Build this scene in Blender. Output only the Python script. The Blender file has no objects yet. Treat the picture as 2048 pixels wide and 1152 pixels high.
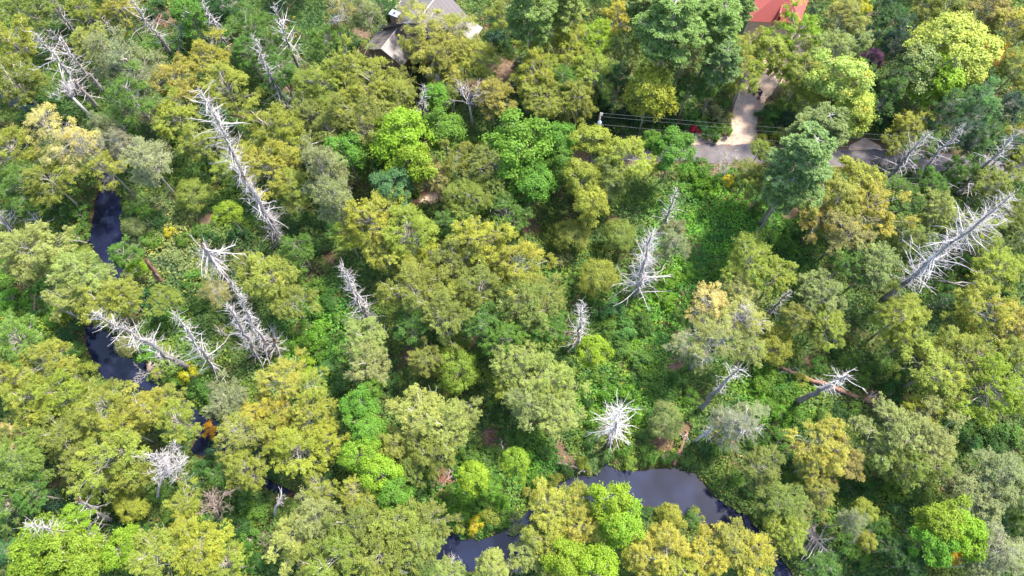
import bpy, math, random
import numpy as np
from mathutils import Vector, Matrix, Quaternion

# ------------------------------------------------------------------ camera, light, exposure
sc = bpy.context.scene
C = sc.collection
F = 1384.0; TH = math.radians(23.6); H = 80.0
cam_d = bpy.data.cameras.new('camera'); cam = bpy.data.objects.new('camera', cam_d); C.objects.link(cam)
cam.location = (0, 0, H); cam.rotation_euler = (TH, 0, 0)
cam_d.sensor_width = 36; cam_d.lens = 36 * F / 2048; cam_d.clip_end = 3000; cam_d.clip_start = 0.5
sc.camera = cam

SUN_AZ = math.radians(52)      # clockwise from +Y (image up) towards +X (image right)
SUN_EL = math.radians(57)
world = bpy.data.worlds.new('World'); sc.world = world; world.use_nodes = True
nt = world.node_tree; nt.nodes.clear()
wo = nt.nodes.new('ShaderNodeOutputWorld'); bg = nt.nodes.new('ShaderNodeBackground')
sky = nt.nodes.new('ShaderNodeTexSky'); sky.sky_type = 'NISHITA'; sky.sun_disc = False
sky.sun_elevation = SUN_EL; sky.sun_rotation = SUN_AZ; sky.air_density = 1.0; sky.dust_density = 1.5
bg.inputs['Strength'].default_value = 0.15
nt.links.new(sky.outputs[0], bg.inputs[0]); nt.links.new(bg.outputs[0], wo.inputs[0])
sun_d = bpy.data.lights.new('sun', 'SUN'); sun = bpy.data.objects.new('sun', sun_d); C.objects.link(sun)
sun_d.energy = 2.7; sun_d.angle = math.radians(6.0); sun_d.color = (1.0, 0.93, 0.80)
sdir = Vector((math.sin(SUN_AZ) * math.cos(SUN_EL), math.cos(SUN_AZ) * math.cos(SUN_EL), math.sin(SUN_EL)))
sun.rotation_euler = sdir.to_track_quat('Z', 'Y').to_euler()
sc.view_settings.view_transform = 'Standard'; sc.view_settings.look = 'None'
sc.view_settings.gamma = 1.0; sc.view_settings.use_curve_mapping = False
sc.view_settings.exposure = 2.5
sc.render.engine = 'CYCLES'
sc.cycles.max_bounces = 6; sc.cycles.transparent_max_bounces = 4
sc.cycles.diffuse_bounces = 4

# ------------------------------------------------------------------ placing helpers
def P(x, y, z=0.0):
    """point at height z seen at photograph position (x, y) of 2048 x 1152"""
    a = (x - 1024) / F; b = -(y - 576) / F
    d = (a, b * math.cos(TH) + math.sin(TH), b * math.sin(TH) - math.cos(TH))
    t = (z - H) / d[2]
    return Vector((d[0] * t, d[1] * t, z))
def depth(p):
    return p.y * math.sin(TH) + (H - p.z) * math.cos(TH)
def proj(p):
    d = depth(p); u = p.y * math.cos(TH) - (H - p.z) * math.sin(TH)
    return 1024 + F * p.x / d, 576 - F * u / d
def vertical_h(bx, by, tx, ty):
    B = P(bx, by); best = (1e9, 10)
    for h in np.arange(2, 40, 0.1):
        T = P(tx, ty, h); e = (T.x - B.x) ** 2 + (T.y - B.y) ** 2
        if e < best[0]: best = (e, h)
    return best[1]

def tag(o, label=None, cat=None, group=None, kind=None):
    if label: o['label'] = label
    if cat: o['category'] = cat
    if group: o['group'] = group
    if kind: o['kind'] = kind
    return o
def empty(name, loc, rz=0.0):
    o = bpy.data.objects.new(name, None); C.objects.link(o); o.location = loc; o.rotation_euler = (0, 0, rz)
    o.empty_display_size = 0.5
    return o
def link(name, me, parent=None):
    o = bpy.data.objects.new(name, me); C.objects.link(o); o.parent = parent
    return o

class MB:
    def __init__(s): s.v = []; s.f = []; s.n = 0
    def add(s, vs, fs):
        s.v.extend([tuple(v) for v in vs]); s.f.extend([tuple(i + s.n for i in f) for f in fs]); s.n += len(vs)
    def tube(s, pts, rad, sides=5, cap=True):
        pts = [Vector(p) for p in pts]; vs = []; fs = []
        t0 = (pts[1] - pts[0]).normalized()
        ref = Vector((0, 0, 1)) if abs(t0.z) < 0.8 else Vector((1, 0, 0))
        a = t0.cross(ref).normalized()
        for i, p in enumerate(pts):
            t = (pts[min(i + 1, len(pts) - 1)] - pts[max(i - 1, 0)]).normalized()
            a = (a - t * a.dot(t)).normalized(); b = t.cross(a)
            for k in range(sides):
                w = 2 * math.pi * k / sides
                vs.append(p + (a * math.cos(w) + b * math.sin(w)) * rad[i])
        for i in range(len(pts) - 1):
            for k in range(sides):
                k2 = (k + 1) % sides
                fs.append((i * sides + k, i * sides + k2, (i + 1) * sides + k2, (i + 1) * sides + k))
        if cap:
            fs.append(tuple(range(sides))[::-1]); m = (len(pts) - 1) * sides
            fs.append(tuple(m + k for k in range(sides)))
        s.add(vs, fs)
    def box(s, lo, hi):
        x0, y0, z0 = lo; x1, y1, z1 = hi
        s.add([(x0,y0,z0),(x1,y0,z0),(x1,y1,z0),(x0,y1,z0),(x0,y0,z1),(x1,y0,z1),(x1,y1,z1),(x0,y1,z1)],
              [(3,2,1,0),(4,5,6,7),(0,1,5,4),(1,2,6,5),(2,3,7,6),(3,0,4,7)])
    def slab(s, quad, th):
        """a quad given by corner points, thickened downwards along its normal"""
        q = [Vector(p) for p in quad]; n = (q[1] - q[0]).cross(q[-1] - q[0]).normalized()
        if n.z < 0: n = -n
        k = len(q); vs = q + [p - n * th for p in q]
        fs = [tuple(range(k)), tuple(range(2 * k - 1, k - 1, -1))] + [(i, i + k, (i + 1) % k + k, (i + 1) % k) for i in range(k)]
        s.add(vs, fs)
    def mesh(s, name, mat, smooth=False):
        me = bpy.data.meshes.new(name); me.from_pydata(s.v, [], s.f)
        me.materials.append(mat)
        if smooth: me.polygons.foreach_set('use_smooth', [True] * len(me.polygons))
        me.update()
        return me
    def build(s, name, mat, parent=None, smooth=False):
        return link(name, s.mesh(name, mat, smooth), parent)

def leaf_mesh(name, pos, nrm, tan, ln, wd, mat, vary=None, patch=None, col=None):
    """many small four-cornered leaf tufts"""
    n = len(pos); nrm = nrm / (np.linalg.norm(nrm, axis=1, keepdims=True) + 1e-9)
    tan = tan - nrm * np.sum(tan * nrm, axis=1, keepdims=True); tan /= (np.linalg.norm(tan, axis=1, keepdims=True) + 1e-9)
    bit = np.cross(nrm, tan)
    L = ln[:, None] * 0.5; W = wd[:, None] * 0.5
    v = np.empty((n, 4, 3)); droop = nrm * L * 0.35
    v[:, 0] = pos - tan * L - droop; v[:, 1] = pos + bit * W; v[:, 2] = pos + tan * L - droop; v[:, 3] = pos - bit * W
    me = bpy.data.meshes.new(name)
    me.vertices.add(n * 4); me.vertices.foreach_set('co', v.astype(np.float32).ravel())
    me.loops.add(n * 4); me.loops.foreach_set('vertex_index', np.arange(n * 4, dtype=np.int32))
    me.polygons.add(n); me.polygons.foreach_set('loop_start', np.arange(0, n * 4, 4, dtype=np.int32))
    me.polygons.foreach_set('loop_total', np.full(n, 4, dtype=np.int32))
    me.materials.append(mat)
    for nm, arr in (('vary', vary), ('patch', patch)):
        if arr is not None:
            at = me.attributes.new(nm, 'FLOAT', 'FACE'); at.data.foreach_set('value', arr.astype(np.float32))
    if col is not None:
        at = me.attributes.new('leafcol', 'FLOAT_COLOR', 'FACE')
        at.data.foreach_set('color', np.concatenate([col, np.ones((n, 1))], 1).astype(np.float32).ravel())
    me.update(calc_edges=True)
    return me

# value noise
def vnoise(x, y, seed=0):
    x = np.asarray(x, float); y = np.asarray(y, float)
    xi = np.floor(x).astype(np.int64); yi = np.floor(y).astype(np.int64); fx = x - xi; fy = y - yi
    fx = fx * fx * (3 - 2 * fx); fy = fy * fy * (3 - 2 * fy)
    def h(a, b):
        n = (a * 374761393 + b * 668265263 + seed * 974711) & 0xffffffff
        n = ((n ^ (n >> 13)) * 1274126177) & 0xffffffff
        return ((n ^ (n >> 16)) & 0xffff) / 65535.0
    return (h(xi, yi) * (1 - fx) + h(xi + 1, yi) * fx) * (1 - fy) + (h(xi, yi + 1) * (1 - fx) + h(xi + 1, yi + 1) * fx) * fy
def fbm(x, y, seed=0, octv=3):
    s = 0; a = 0.5; t = 0
    for i in range(octv):
        s = s + a * vnoise(x * 2 ** i, y * 2 ** i, seed + i * 17); t += a; a *= 0.5
    return s / t
def poly_sd(px, py, poly):
    """signed distance to polygon, negative inside"""
    d = np.full(px.shape, 1e9); ins = np.zeros(px.shape, bool); n = len(poly)
    for i in range(n):
        x0, y0 = poly[i]; x1, y1 = poly[(i + 1) % n]
        ex, ey = x1 - x0, y1 - y0; t = np.clip(((px - x0) * ex + (py - y0) * ey) / (ex * ex + ey * ey + 1e-12), 0, 1)
        d = np.minimum(d, (px - x0 - t * ex) ** 2 + (py - y0 - t * ey) ** 2)
        if y0 != y1:
            c = ((y0 > py) != (y1 > py)) & (px < (x1 - x0) * (py - y0) / (y1 - y0) + x0); ins ^= c
    d = np.sqrt(d)
    return np.where(ins, -d, d)
def line_d(px, py, pts, widths):
    d = np.full(px.shape, 1e9)
    for i in range(len(pts) - 1):
        x0, y0 = pts[i]; x1, y1 = pts[i + 1]; ex, ey = x1 - x0, y1 - y0
        t = np.clip(((px - x0) * ex + (py - y0) * ey) / (ex * ex + ey * ey), 0, 1)
        d = np.minimum(d, np.hypot(px - x0 - t * ex, py - y0 - t * ey) - (widths[i] * (1 - t) + widths[i + 1] * t))
    return d

# ------------------------------------------------------------------ materials
def newmat(name):
    m = bpy.data.materials.new(name); m.use_nodes = True; n = m.node_tree; n.nodes.clear()
    out = n.nodes.new('ShaderNodeOutputMaterial'); return m, n, out
def N(nt, t, **kw):
    n = nt.nodes.new(t)
    for k, v in kw.items(): setattr(n, k, v)
    return n
def ramp(nt, fac, stops):
    r = nt.nodes.new('ShaderNodeValToRGB'); e = r.color_ramp.elements
    e[0].position, e[0].color = stops[0][0], (*stops[0][1], 1); e[1].position, e[1].color = stops[1][0], (*stops[1][1], 1)
    for p, c in stops[2:]:
        x = e.new(p); x.color = (*c, 1)
    nt.links.new(fac, r.inputs[0]); return r.outputs[0]
def mixc(nt, fac, a, b, mode='MIX'):
    m = nt.nodes.new('ShaderNodeMix'); m.data_type = 'RGBA'; m.blend_type = mode
    for k, v in ((0, fac), (6, a), (7, b)):
        if hasattr(v, 'is_output'): nt.links.new(v, m.inputs[k])
        else: m.inputs[k].default_value = v if k == 0 else (*v, 1)
    return m.outputs[2]
def mth(nt, op, a, b=0.0, c=None):
    m = nt.nodes.new('ShaderNodeMath'); m.operation = op
    for k, v in enumerate((a, b, c)):
        if v is None: continue
        if hasattr(v, 'is_output'): nt.links.new(v, m.inputs[k])
        else: m.inputs[k].default_value = v
    return m.outputs[0]
def leafmat(name, ground=False, trans=0.42):
    m, n, out = newmat(name)
    va = N(n, 'ShaderNodeAttribute', attribute_name='vary').outputs['Fac']
    if ground:
        base = N(n, 'ShaderNodeAttribute', attribute_name='leafcol').outputs['Color']
    else:
        oi = N(n, 'ShaderNodeObjectInfo'); pa = N(n, 'ShaderNodeAttribute', attribute_name='patch').outputs['Fac']
        thr = mth(n, 'SUBTRACT', 1.0, oi.outputs['Alpha'])
        fac = mth(n, 'MULTIPLY', mth(n, 'SUBTRACT', pa, thr), 3.5)
        fac = mth(n, 'MULTIPLY', N(n, 'ShaderNodeClamp').outputs[0] if False else mth(n, 'MINIMUM', mth(n, 'MAXIMUM', fac, 0.0), 1.0), 0.75)
        base = mixc(n, fac, oi.outputs['Color'], (0.36, 0.275, 0.035))
    k = mth(n, 'MULTIPLY_ADD', va, 0.8, 0.6)
    mul = N(n, 'ShaderNodeVectorMath', operation='SCALE'); n.links.new(base, mul.inputs[0]); n.links.new(k, mul.inputs['Scale'])
    p = N(n, 'ShaderNodeBsdfPrincipled'); p.inputs['Roughness'].default_value = 0.55; p.inputs['Specular IOR Level'].default_value = 0.14
    n.links.new(mul.outputs[0], p.inputs['Base Color'])
    tcol = mixc(n, 1.0, mul.outputs[0], (1.25, 1.2, 0.5), 'MULTIPLY')
    t = N(n, 'ShaderNodeBsdfTranslucent'); n.links.new(tcol, t.inputs[0])
    mx = N(n, 'ShaderNodeMixShader'); mx.inputs[0].default_value = trans
    n.links.new(p.outputs[0], mx.inputs[1]); n.links.new(t.outputs[0], mx.inputs[2]); n.links.new(mx.outputs[0], out.inputs[0])
    return m
def woodmat(name, c1, c2, scale=3.0, c3=None, rough=0.85):
    m, n, out = newmat(name)
    tc = N(n, 'ShaderNodeTexCoord'); mp = N(n, 'ShaderNodeMapping'); mp.inputs['Scale'].default_value = (scale * 4, scale * 4, scale)
    n.links.new(tc.outputs['Object'], mp.inputs[0])
    nz = N(n, 'ShaderNodeTexNoise'); nz.inputs['Scale'].default_value = 1.0; nz.inputs['Detail'].default_value = 5; n.links.new(mp.outputs[0], nz.inputs[0])
    col = ramp(n, nz.outputs['Fac'], [(0.35, c1), (0.65, c2)])
    if c3:
        nz2 = N(n, 'ShaderNodeTexNoise'); nz2.inputs['Scale'].default_value = 0.55; n.links.new(tc.outputs['Object'], nz2.inputs[0])
        f = ramp(n, nz2.outputs['Fac'], [(0.55, (0, 0, 0)), (0.68, (1, 1, 1))]); col = mixc(n, f, col, c3)
    p = N(n, 'ShaderNodeBsdfPrincipled'); p.inputs['Roughness'].default_value = rough; p.inputs['Specular IOR Level'].default_value = 0.2
    n.links.new(col, p.inputs['Base Color'])
    b = N(n, 'ShaderNodeBump'); b.inputs['Strength'].default_value = 0.6; b.inputs['Distance'].default_value = 0.04
    n.links.new(nz.outputs['Fac'], b.inputs['Height']); n.links.new(b.outputs[0], p.inputs['Normal'])
    n.links.new(p.outputs[0], out.inputs[0]); return m
def plain(name, c, rough=0.7, metal=0.0, noise=0.25, scale=2.0, bump=0.0, spec=0.4):
    m, n, out = newmat(name); tc = N(n, 'ShaderNodeTexCoord')
    nz = N(n, 'ShaderNodeTexNoise'); nz.inputs['Scale'].default_value = scale; nz.inputs['Detail'].default_value = 6; n.links.new(tc.outputs['Object'], nz.inputs[0])
    lo = tuple(v * (1 - noise) for v in c); hi = tuple(min(1, v * (1 + noise)) for v in c)
    p = N(n, 'ShaderNodeBsdfPrincipled'); p.inputs['Roughness'].default_value = rough; p.inputs['Metallic'].default_value = metal
    p.inputs['Specular IOR Level'].default_value = spec
    n.links.new(ramp(n, nz.outputs['Fac'], [(0.3, lo), (0.7, hi)]), p.inputs['Base Color'])
    if bump:
        b = N(n, 'ShaderNodeBump'); b.inputs['Strength'].default_value = bump; b.inputs['Distance'].default_value = 0.05
        n.links.new(nz.outputs['Fac'], b.inputs['Height']); n.links.new(b.outputs[0], p.inputs['Normal'])
    n.links.new(p.outputs[0], out.inputs[0]); return m

M_LEAF = leafmat('foliage'); M_GLEAF = leafmat('undergrowth_leaves', ground=True, trans=0.32)
M_TRUNK = woodmat('bark', (0.12, 0.10, 0.08), (0.26, 0.23, 0.19))
M_SNAG = woodmat('weathered_wood', (0.10, 0.088, 0.082), (0.225, 0.20, 0.188), c3=(0.11, 0.075, 0.06))
M_BRANCH = woodmat('bleached_branch', (0.22, 0.195, 0.185), (0.43, 0.39, 0.378))
M_BARE = woodmat('pale_bark', (0.20, 0.175, 0.145), (0.36, 0.32, 0.27))
M_BROWNTWIG = woodmat('brown_twigs', (0.13, 0.09, 0.075), (0.22, 0.165, 0.14))
M_ROT = woodmat('rotten_wood', (0.10, 0.05, 0.035), (0.22, 0.125, 0.085), scale=1.5)

def ground_mat():
    m, n, out = newmat('forest_soil')
    g = N(n, 'ShaderNodeNewGeometry'); tc = g.outputs['Position']
    def nz(s, d=6):
        x = N(n, 'ShaderNodeTexNoise'); x.inputs['Scale'].default_value = s; x.inputs['Detail'].default_value = d; n.links.new(tc, x.inputs[0]); return x.outputs['Fac']
    litter = ramp(n, nz(1.8, 9), [(0.3, (0.03, 0.022, 0.012)), (0.5, (0.075, 0.05, 0.028)), (0.7, (0.14, 0.085, 0.05))])
    moss = ramp(n, nz(3.0), [(0.3, (0.02, 0.045, 0.012)), (0.7, (0.07, 0.11, 0.03))])
    col = mixc(n, ramp(n, nz(0.22), [(0.35, (0, 0, 0)), (0.5, (1, 1, 1))]), litter, moss)
    far = ramp(n, nz(0.06), [(0.3, (0.05, 0.08, 0.02)), (0.7, (0.10, 0.13, 0.03))])
    at = N(n, 'ShaderNodeAttribute', attribute_name='bare').outputs['Color']
    sep = N(n, 'ShaderNodeSeparateColor'); n.links.new(at, sep.inputs[0])
    red = ramp(n, nz(1.2, 8), [(0.3, (0.10, 0.05, 0.035)), (0.55, (0.10, 0.065, 0.045)), (0.75, (0.15, 0.10, 0.073))])
    col = mixc(n, sep.outputs[0], col, red)
    tan_ = ramp(n, nz(2.5, 8), [(0.3, (0.25, 0.17, 0.12)), (0.7, (0.42, 0.32, 0.25))])
    col = mixc(n, sep.outputs[1], col, tan_)
    col = mixc(n, sep.outputs[2], col, (0.035, 0.018, 0.01))
    p = N(n, 'ShaderNodeBsdfPrincipled'); p.inputs['Roughness'].default_value = 0.95; p.inputs['Specular IOR Level'].default_value = 0.1
    n.links.new(col, p.inputs['Base Color'])
    b = N(n, 'ShaderNodeBump'); b.inputs['Strength'].default_value = 0.8; b.inputs['Distance'].default_value = 0.12
    n.links.new(nz(4, 8), b.inputs['Height']); n.links.new(b.outputs[0], p.inputs['Normal'])
    n.links.new(p.outputs[0], out.inputs[0]); return m
def water_mat():
    m, n, out = newmat('stream_water')
    g = N(n, 'ShaderNodeNewGeometry')
    nz = N(n, 'ShaderNodeTexNoise'); nz.inputs['Scale'].default_value = 1.3; nz.inputs['Detail'].default_value = 4; n.links.new(g.outputs['Position'], nz.inputs[0])
    nz2 = N(n, 'ShaderNodeTexNoise'); nz2.inputs['Scale'].default_value = 0.25; nz2.inputs['Detail'].default_value = 3; n.links.new(g.outputs['Position'], nz2.inputs[0])
    p = N(n, 'ShaderNodeBsdfPrincipled'); p.inputs['Roughness'].default_value = 0.06
    p.inputs['IOR'].default_value = 1.36
    n.links.new(ramp(n, nz2.outputs['Fac'], [(0.35, (0.005, 0.006, 0.013)), (0.65, (0.009, 0.012, 0.032))]), p.inputs['Base Color'])
    b = N(n, 'ShaderNodeBump'); b.inputs['Strength'].default_value = 0.06; b.inputs['Distance'].default_value = 0.05
    n.links.new(nz.outputs['Fac'], b.inputs['Height']); n.links.new(b.outputs[0], p.inputs['Normal'])
    n.links.new(p.outputs[0], out.inputs[0]); return m

# ------------------------------------------------------------------ ground, water, road
def wp(pts, z=0.0): return [tuple(P(x, y, z)[:2]) for x, y in pts]
WATER = [
 [(203,372),(234,378),(246,410),(243,450),(252,485),(250,545),(215,535),(196,508),(176,485),(182,462),(186,435),(192,400)],
 [(168,652),(205,652),(228,668),(236,692),(252,716),(292,719),(303,733),(300,757),(283,785),(245,775),(200,752),(182,714),(173,690)],
 [(340,785),(372,795),(402,828),(436,845),(432,880),(410,915),(380,905),(395,860),(360,820)],
 [(838,1112),(872,1080),(900,1064),(935,1079),(972,1079),(1002,1062),(1035,1036),(1075,1030),(1062,1090),(1010,1125),(970,1140),(900,1150)],
 [(1122,968),(1150,946),(1190,952),(1208,924),(1232,940),(1275,942),(1310,937),(1352,934),(1392,948),(1424,988),(1452,1008),(1495,1036),(1470,1052),(1420,1052),(1385,1040),(1330,1018),(1280,1012),(1230,1012),(1180,1005),(1140,990)],
]
WATER = [wp(p, -0.45) for p in WATER]
CHANNELS = [  # the stream under the trees, joining the pools
 ([(212,388),(222,330),(150,255),(-30,180)], [0.9,0.8,0.7,0.7]),
 ([(235,530),(225,590),(190,655)], [0.9,0.3,0.5]),
 ([(285,765),(350,795),(415,860),(480,930),(548,975),(640,1010),(760,1070),(860,1105)], [0.6,0.3,0.9,0.3,0.4,0.2,0.4,1.2]),
 ([(1050,1050),(1075,1010),(1125,970)], [0.7,0.25,0.3]),
 ([(1490,1045),(1545,1110),(1570,1160),(1700,1300)], [0.5,0.7,0.9,1.2]),
]
CHANNELS = [(wp(p, -0.45), w) for p, w in CHANNELS]
ROAD = wp([(1180,306),(1300,304),(1400,306),(1470,307),(1560,312),(1650,314),(1720,316),(1800,322),(1900,326),(2000,338),(2120,352),(2300,372)])
ROAD_W = 1.5
DRIVE = [(1484,306),(1487,270),(1489,235),(1500,200),(1520,165),(1560,110),(1575,60)]
DRIVE_W = [2.2,1.9,1.75,1.9,2.4,3.2,3.6]
DRIVE = wp(DRIVE)
TURN = wp([(1376,296),(1376,280),(1395,268),(1440,275),(1468,270),(1470,296),(1440,300)])
TURN2 = wp([(1690,318),(1700,290),(1730,276),(1760,292),(1775,320)])
BARE = [  # px, py, r px, channel (0 red-brown soil, 1 pale tan)
 (1010,140,36,0),(960,190,40,0),(990,90,16,0),(975,62,10,0),(735,110,20,0),(725,70,18,0),(990,878,28,0),(1375,600,20,0),(1382,500,16,0),(1060,455,22,0),(860,392,22,0),(860,400,14,1),
 (330,38,26,0),(885,955,20,0),(890,985,14,0),(1325,880,24,0),(1620,725,16,0),(1750,797,28,0),(1120,900,20,0),(45,565,26,0),(1985,110,25,0),
 (660,522,15,0),(580,180,12,0),(818,715,22,0),(940,690,26,0),(800,740,12,0),(1380,270,20,0),(1460,270,14,0),(1430,345,16,0),(1550,95,60,1),(1520,130,40,1),(1745,30,12,0),
 (1365,860,14,0),(315,742,12,1),(205,480,4,0),(1640,975,10,0),(1580,425,20,0),(600,660,14,0),(420,440,14,0),(1740,70,14,0),(1345,730,18,0),(1225,440,10,0),(830,408,10,0),(1140,925,22,0)]
BARE = [(*P(x, y)[:2], r * depth(P(x, y)) / F, c) for x, y, r, c in BARE]
HU = Vector((0.47, 0.883, 0)); HV = Vector((0.883, -0.47, 0)); HO = Vector((-20.95, 70.14, 0))
def hp(u, v, z): return HO + HU * u + HV * v + Vector((0, 0, z))
HOUSE = [tuple(hp(u, v, 0)[:2]) for u, v in ((-0.3,-0.3),(12.5,-0.3),(12.5,12.5),(-0.3,12.5))]
HOUSE2 = [(33,74.5),(43,75.5),(46,90),(30,90)]

def stream_sd(x, y):
    d = np.full(np.shape(x), 1e9)
    for p in WATER: d = np.minimum(d, poly_sd(x, y, p))
    for p, w in CHANNELS: d = np.minimum(d, line_d(x, y, p, w))
    return d
def paved_sd(x, y):
    d = line_d(x, y, ROAD, [ROAD_W] * len(ROAD)); d = np.minimum(d, line_d(x, y, DRIVE, DRIVE_W))
    return np.minimum(np.minimum(d, poly_sd(x, y, TURN)), poly_sd(x, y, TURN2))
def house_sd(x, y): return np.minimum(poly_sd(x, y, HOUSE), poly_sd(x, y, HOUSE2))
def sstep(a, b, x):
    t = np.clip((x - a) / (b - a), 0, 1); return t * t * (3 - 2 * t)
def ground_z(x, y):
    s = stream_sd(x, y); b = 0.35 * fbm(x * 0.15, y * 0.15, 3) + 0.15 * fbm(x * 0.9, y * 0.9, 5)
    flat = sstep(0.0, 3.0, np.minimum(paved_sd(x, y), house_sd(x, y)))
    b = b * flat
    wob = 0.5 * (fbm(x * 0.7, y * 0.7, 9) - 0.5)
    return b - 1.3 * (1 - sstep(-0.9, 1.1, s + wob + 0.05))
def axis(lo, hi, step, far):
    a = list(np.arange(lo, hi + 1e-6, step)); k = step; x = hi
    while x < far: k *= 1.5; x += k; a.append(x)
    k = step; x = lo
    while x > -far: k *= 1.5; x -= k; a.insert(0, x)
    return np.array(a)
gx = axis(-96, 96, 0.55, 700); gy = axis(-14, 104, 0.55, 700)
X, Y = np.meshgrid(gx, gy); nx, ny = len(gx), len(gy)
Z = ground_z(X.ravel(), Y.ravel())
co = np.stack([X.ravel(), Y.ravel(), Z], 1)
i = np.arange(nx - 1)[None, :] + nx * np.arange(ny - 1)[:, None]; i = i.ravel()
quads = np.stack([i, i + 1, i + 1 + nx, i + nx], 1)
me = bpy.data.meshes.new('ground'); me.vertices.add(len(co)); me.vertices.foreach_set('co', co.astype(np.float32).ravel())
me.loops.add(quads.size); me.loops.foreach_set('vertex_index', quads.astype(np.int32).ravel())
me.polygons.add(len(quads)); me.polygons.foreach_set('loop_start', np.arange(0, quads.size, 4, dtype=np.int32)); me.polygons.foreach_set('loop_total', np.full(len(quads), 4, dtype=np.int32))
me.update(calc_edges=True)
def bare_masks(x, y):
    r = np.zeros(x.shape); t = np.zeros(x.shape); w = (fbm(x * 0.8, y * 0.8, 21) - 0.5) * 1.6
    for bx, by, br, c in BARE:
        m = 1 - sstep(br * 0.6, br * 1.25, np.hypot(x - bx, y - by) + w)
        if c == 0: r = np.maximum(r, m)
        else: t = np.maximum(t, m)
    p = paved_sd(x, y); r = np.maximum(r, (1 - sstep(0.2, 1.6, p + w * 0.6)) * 0.8)
    return r, t
r_, t_ = bare_masks(co[:, 0], co[:, 1]); mud = 1 - sstep(-0.5, 0.1, Z)
at = me.color_attributes.new('bare', 'FLOAT_COLOR', 'POINT'); at.data.foreach_set('color', np.stack([r_, t_, mud, np.ones_like(mud)], 1).astype(np.float32).ravel())
me.materials.append(ground_mat()); me.polygons.foreach_set('use_smooth', [True] * len(me.polygons))
tag(link('ground', me), kind='structure')
b = MB(); b.add([(-95,-14,-0.45),(95,-14,-0.45),(95,70,-0.45),(-95,70,-0.45)], [(0,1,2,3)])
tag(b.build('stream_water', water_mat()), kind='structure')

def strip(pts, widths, z, mat, name, seed=1, step=1.0, rag=0.25):
    rs = random.Random(seed); dense = []; wd = []
    for k in range(len(pts) - 1):
        a = Vector((*pts[k], 0)); c = Vector((*pts[k + 1], 0)); n = max(1, int((c - a).length / step))
        for j in range(n):
            dense.append(a.lerp(c, j / n)); wd.append(widths[k] * (1 - j / n) + widths[k + 1] * j / n)
    dense.append(Vector((*pts[-1], 0))); wd.append(widths[-1])
    for _ in range(3):
        dense = [dense[0]] + [(dense[q - 1] + dense[q] * 2 + dense[q + 1]) / 4 for q in range(1, len(dense) - 1)] + [dense[-1]]
    vs = []; fs = []
    for q, p in enumerate(dense):
        t = (dense[min(q + 1, len(dense) - 1)] - dense[max(q - 1, 0)]).normalized(); s = Vector((-t.y, t.x, 0))
        zz = Vector((0, 0, z))
        vs += [p + s * (wd[q] + rs.uniform(-rag, rag)) + zz, p - s * (wd[q] + rs.uniform(-rag, rag)) + zz]
        if q: fs.append((2 * q - 2, 2 * q - 1, 2 * q + 1, 2 * q))
    m = MB(); m.add(vs, fs); o = m.build(name, mat); return o
def asphalt_mat():
    m, n, out = newmat('asphalt'); g = N(n, 'ShaderNodeNewGeometry')
    a = N(n, 'ShaderNodeTexNoise'); a.inputs['Scale'].default_value = 0.7; a.inputs['Detail'].default_value = 6; n.links.new(g.outputs['Position'], a.inputs[0])
    c = N(n, 'ShaderNodeTexNoise'); c.inputs['Scale'].default_value = 12; c.inputs['Detail'].default_value = 4; n.links.new(g.outputs['Position'], c.inputs[0])
    col = ramp(n, a.outputs['Fac'], [(0.35, (0.045, 0.041, 0.048)), (0.65, (0.085, 0.076, 0.085))])
    dirt = ramp(n, c.outputs['Fac'], [(0.5, (0, 0, 0)), (0.75, (1, 1, 1))]); col = mixc(n, mth(n, 'MULTIPLY', dirt, 0.4), col, (0.15, 0.11, 0.09))
    p = N(n, 'ShaderNodeBsdfPrincipled'); p.inputs['Roughness'].default_value = 0.85; n.links.new(col, p.inputs['Base Color']); n.links.new(p.outputs[0], out.inputs[0]); return m
def gravel_mat():
    m, n, out = newmat('driveway_gravel'); g = N(n, 'ShaderNodeNewGeometry')
    a = N(n, 'ShaderNodeTexNoise'); a.inputs['Scale'].default_value = 0.5; a.inputs['Detail'].default_value = 8; n.links.new(g.outputs['Position'], a.inputs[0])
    v = N(n, 'ShaderNodeTexVoronoi'); v.inputs['Scale'].default_value = 9; n.links.new(g.outputs['Position'], v.inputs[0])
    col = ramp(n, a.outputs['Fac'], [(0.3, (0.27, 0.19, 0.145)), (0.7, (0.44, 0.325, 0.255))])
    col = mixc(n, 0.35, col, v.outputs['Color'], 'MULTIPLY')
    p = N(n, 'ShaderNodeBsdfPrincipled'); p.inputs['Roughness'].default_value = 0.95; n.links.new(col, p.inputs['Base Color'])
    bb = N(n, 'ShaderNodeBump'); bb.inputs['Strength'].default_value = 0.5; bb.inputs['Distance'].default_value = 0.03; n.links.new(v.outputs['Distance'], bb.inputs['Height']); n.links.new(bb.outputs[0], p.inputs['Normal'])
    n.links.new(p.outputs[0], out.inputs[0]); return m
GRAV = gravel_mat()
tag(strip(DRIVE, DRIVE_W, 0.03, GRAV, 'gravel_driveway', 3), kind='structure')
for k, T in enumerate((TURN, TURN2)):
    m = MB(); m.add([(x, y, 0.022 + 0.004 * k) for x, y in T], [tuple(range(len(T)))]); tag(m.build('gravel_verge', GRAV), kind='structure')
lr_ = np.random.RandomState(5); lp_ = []   # fallen leaves lying on the drive and the road
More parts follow.
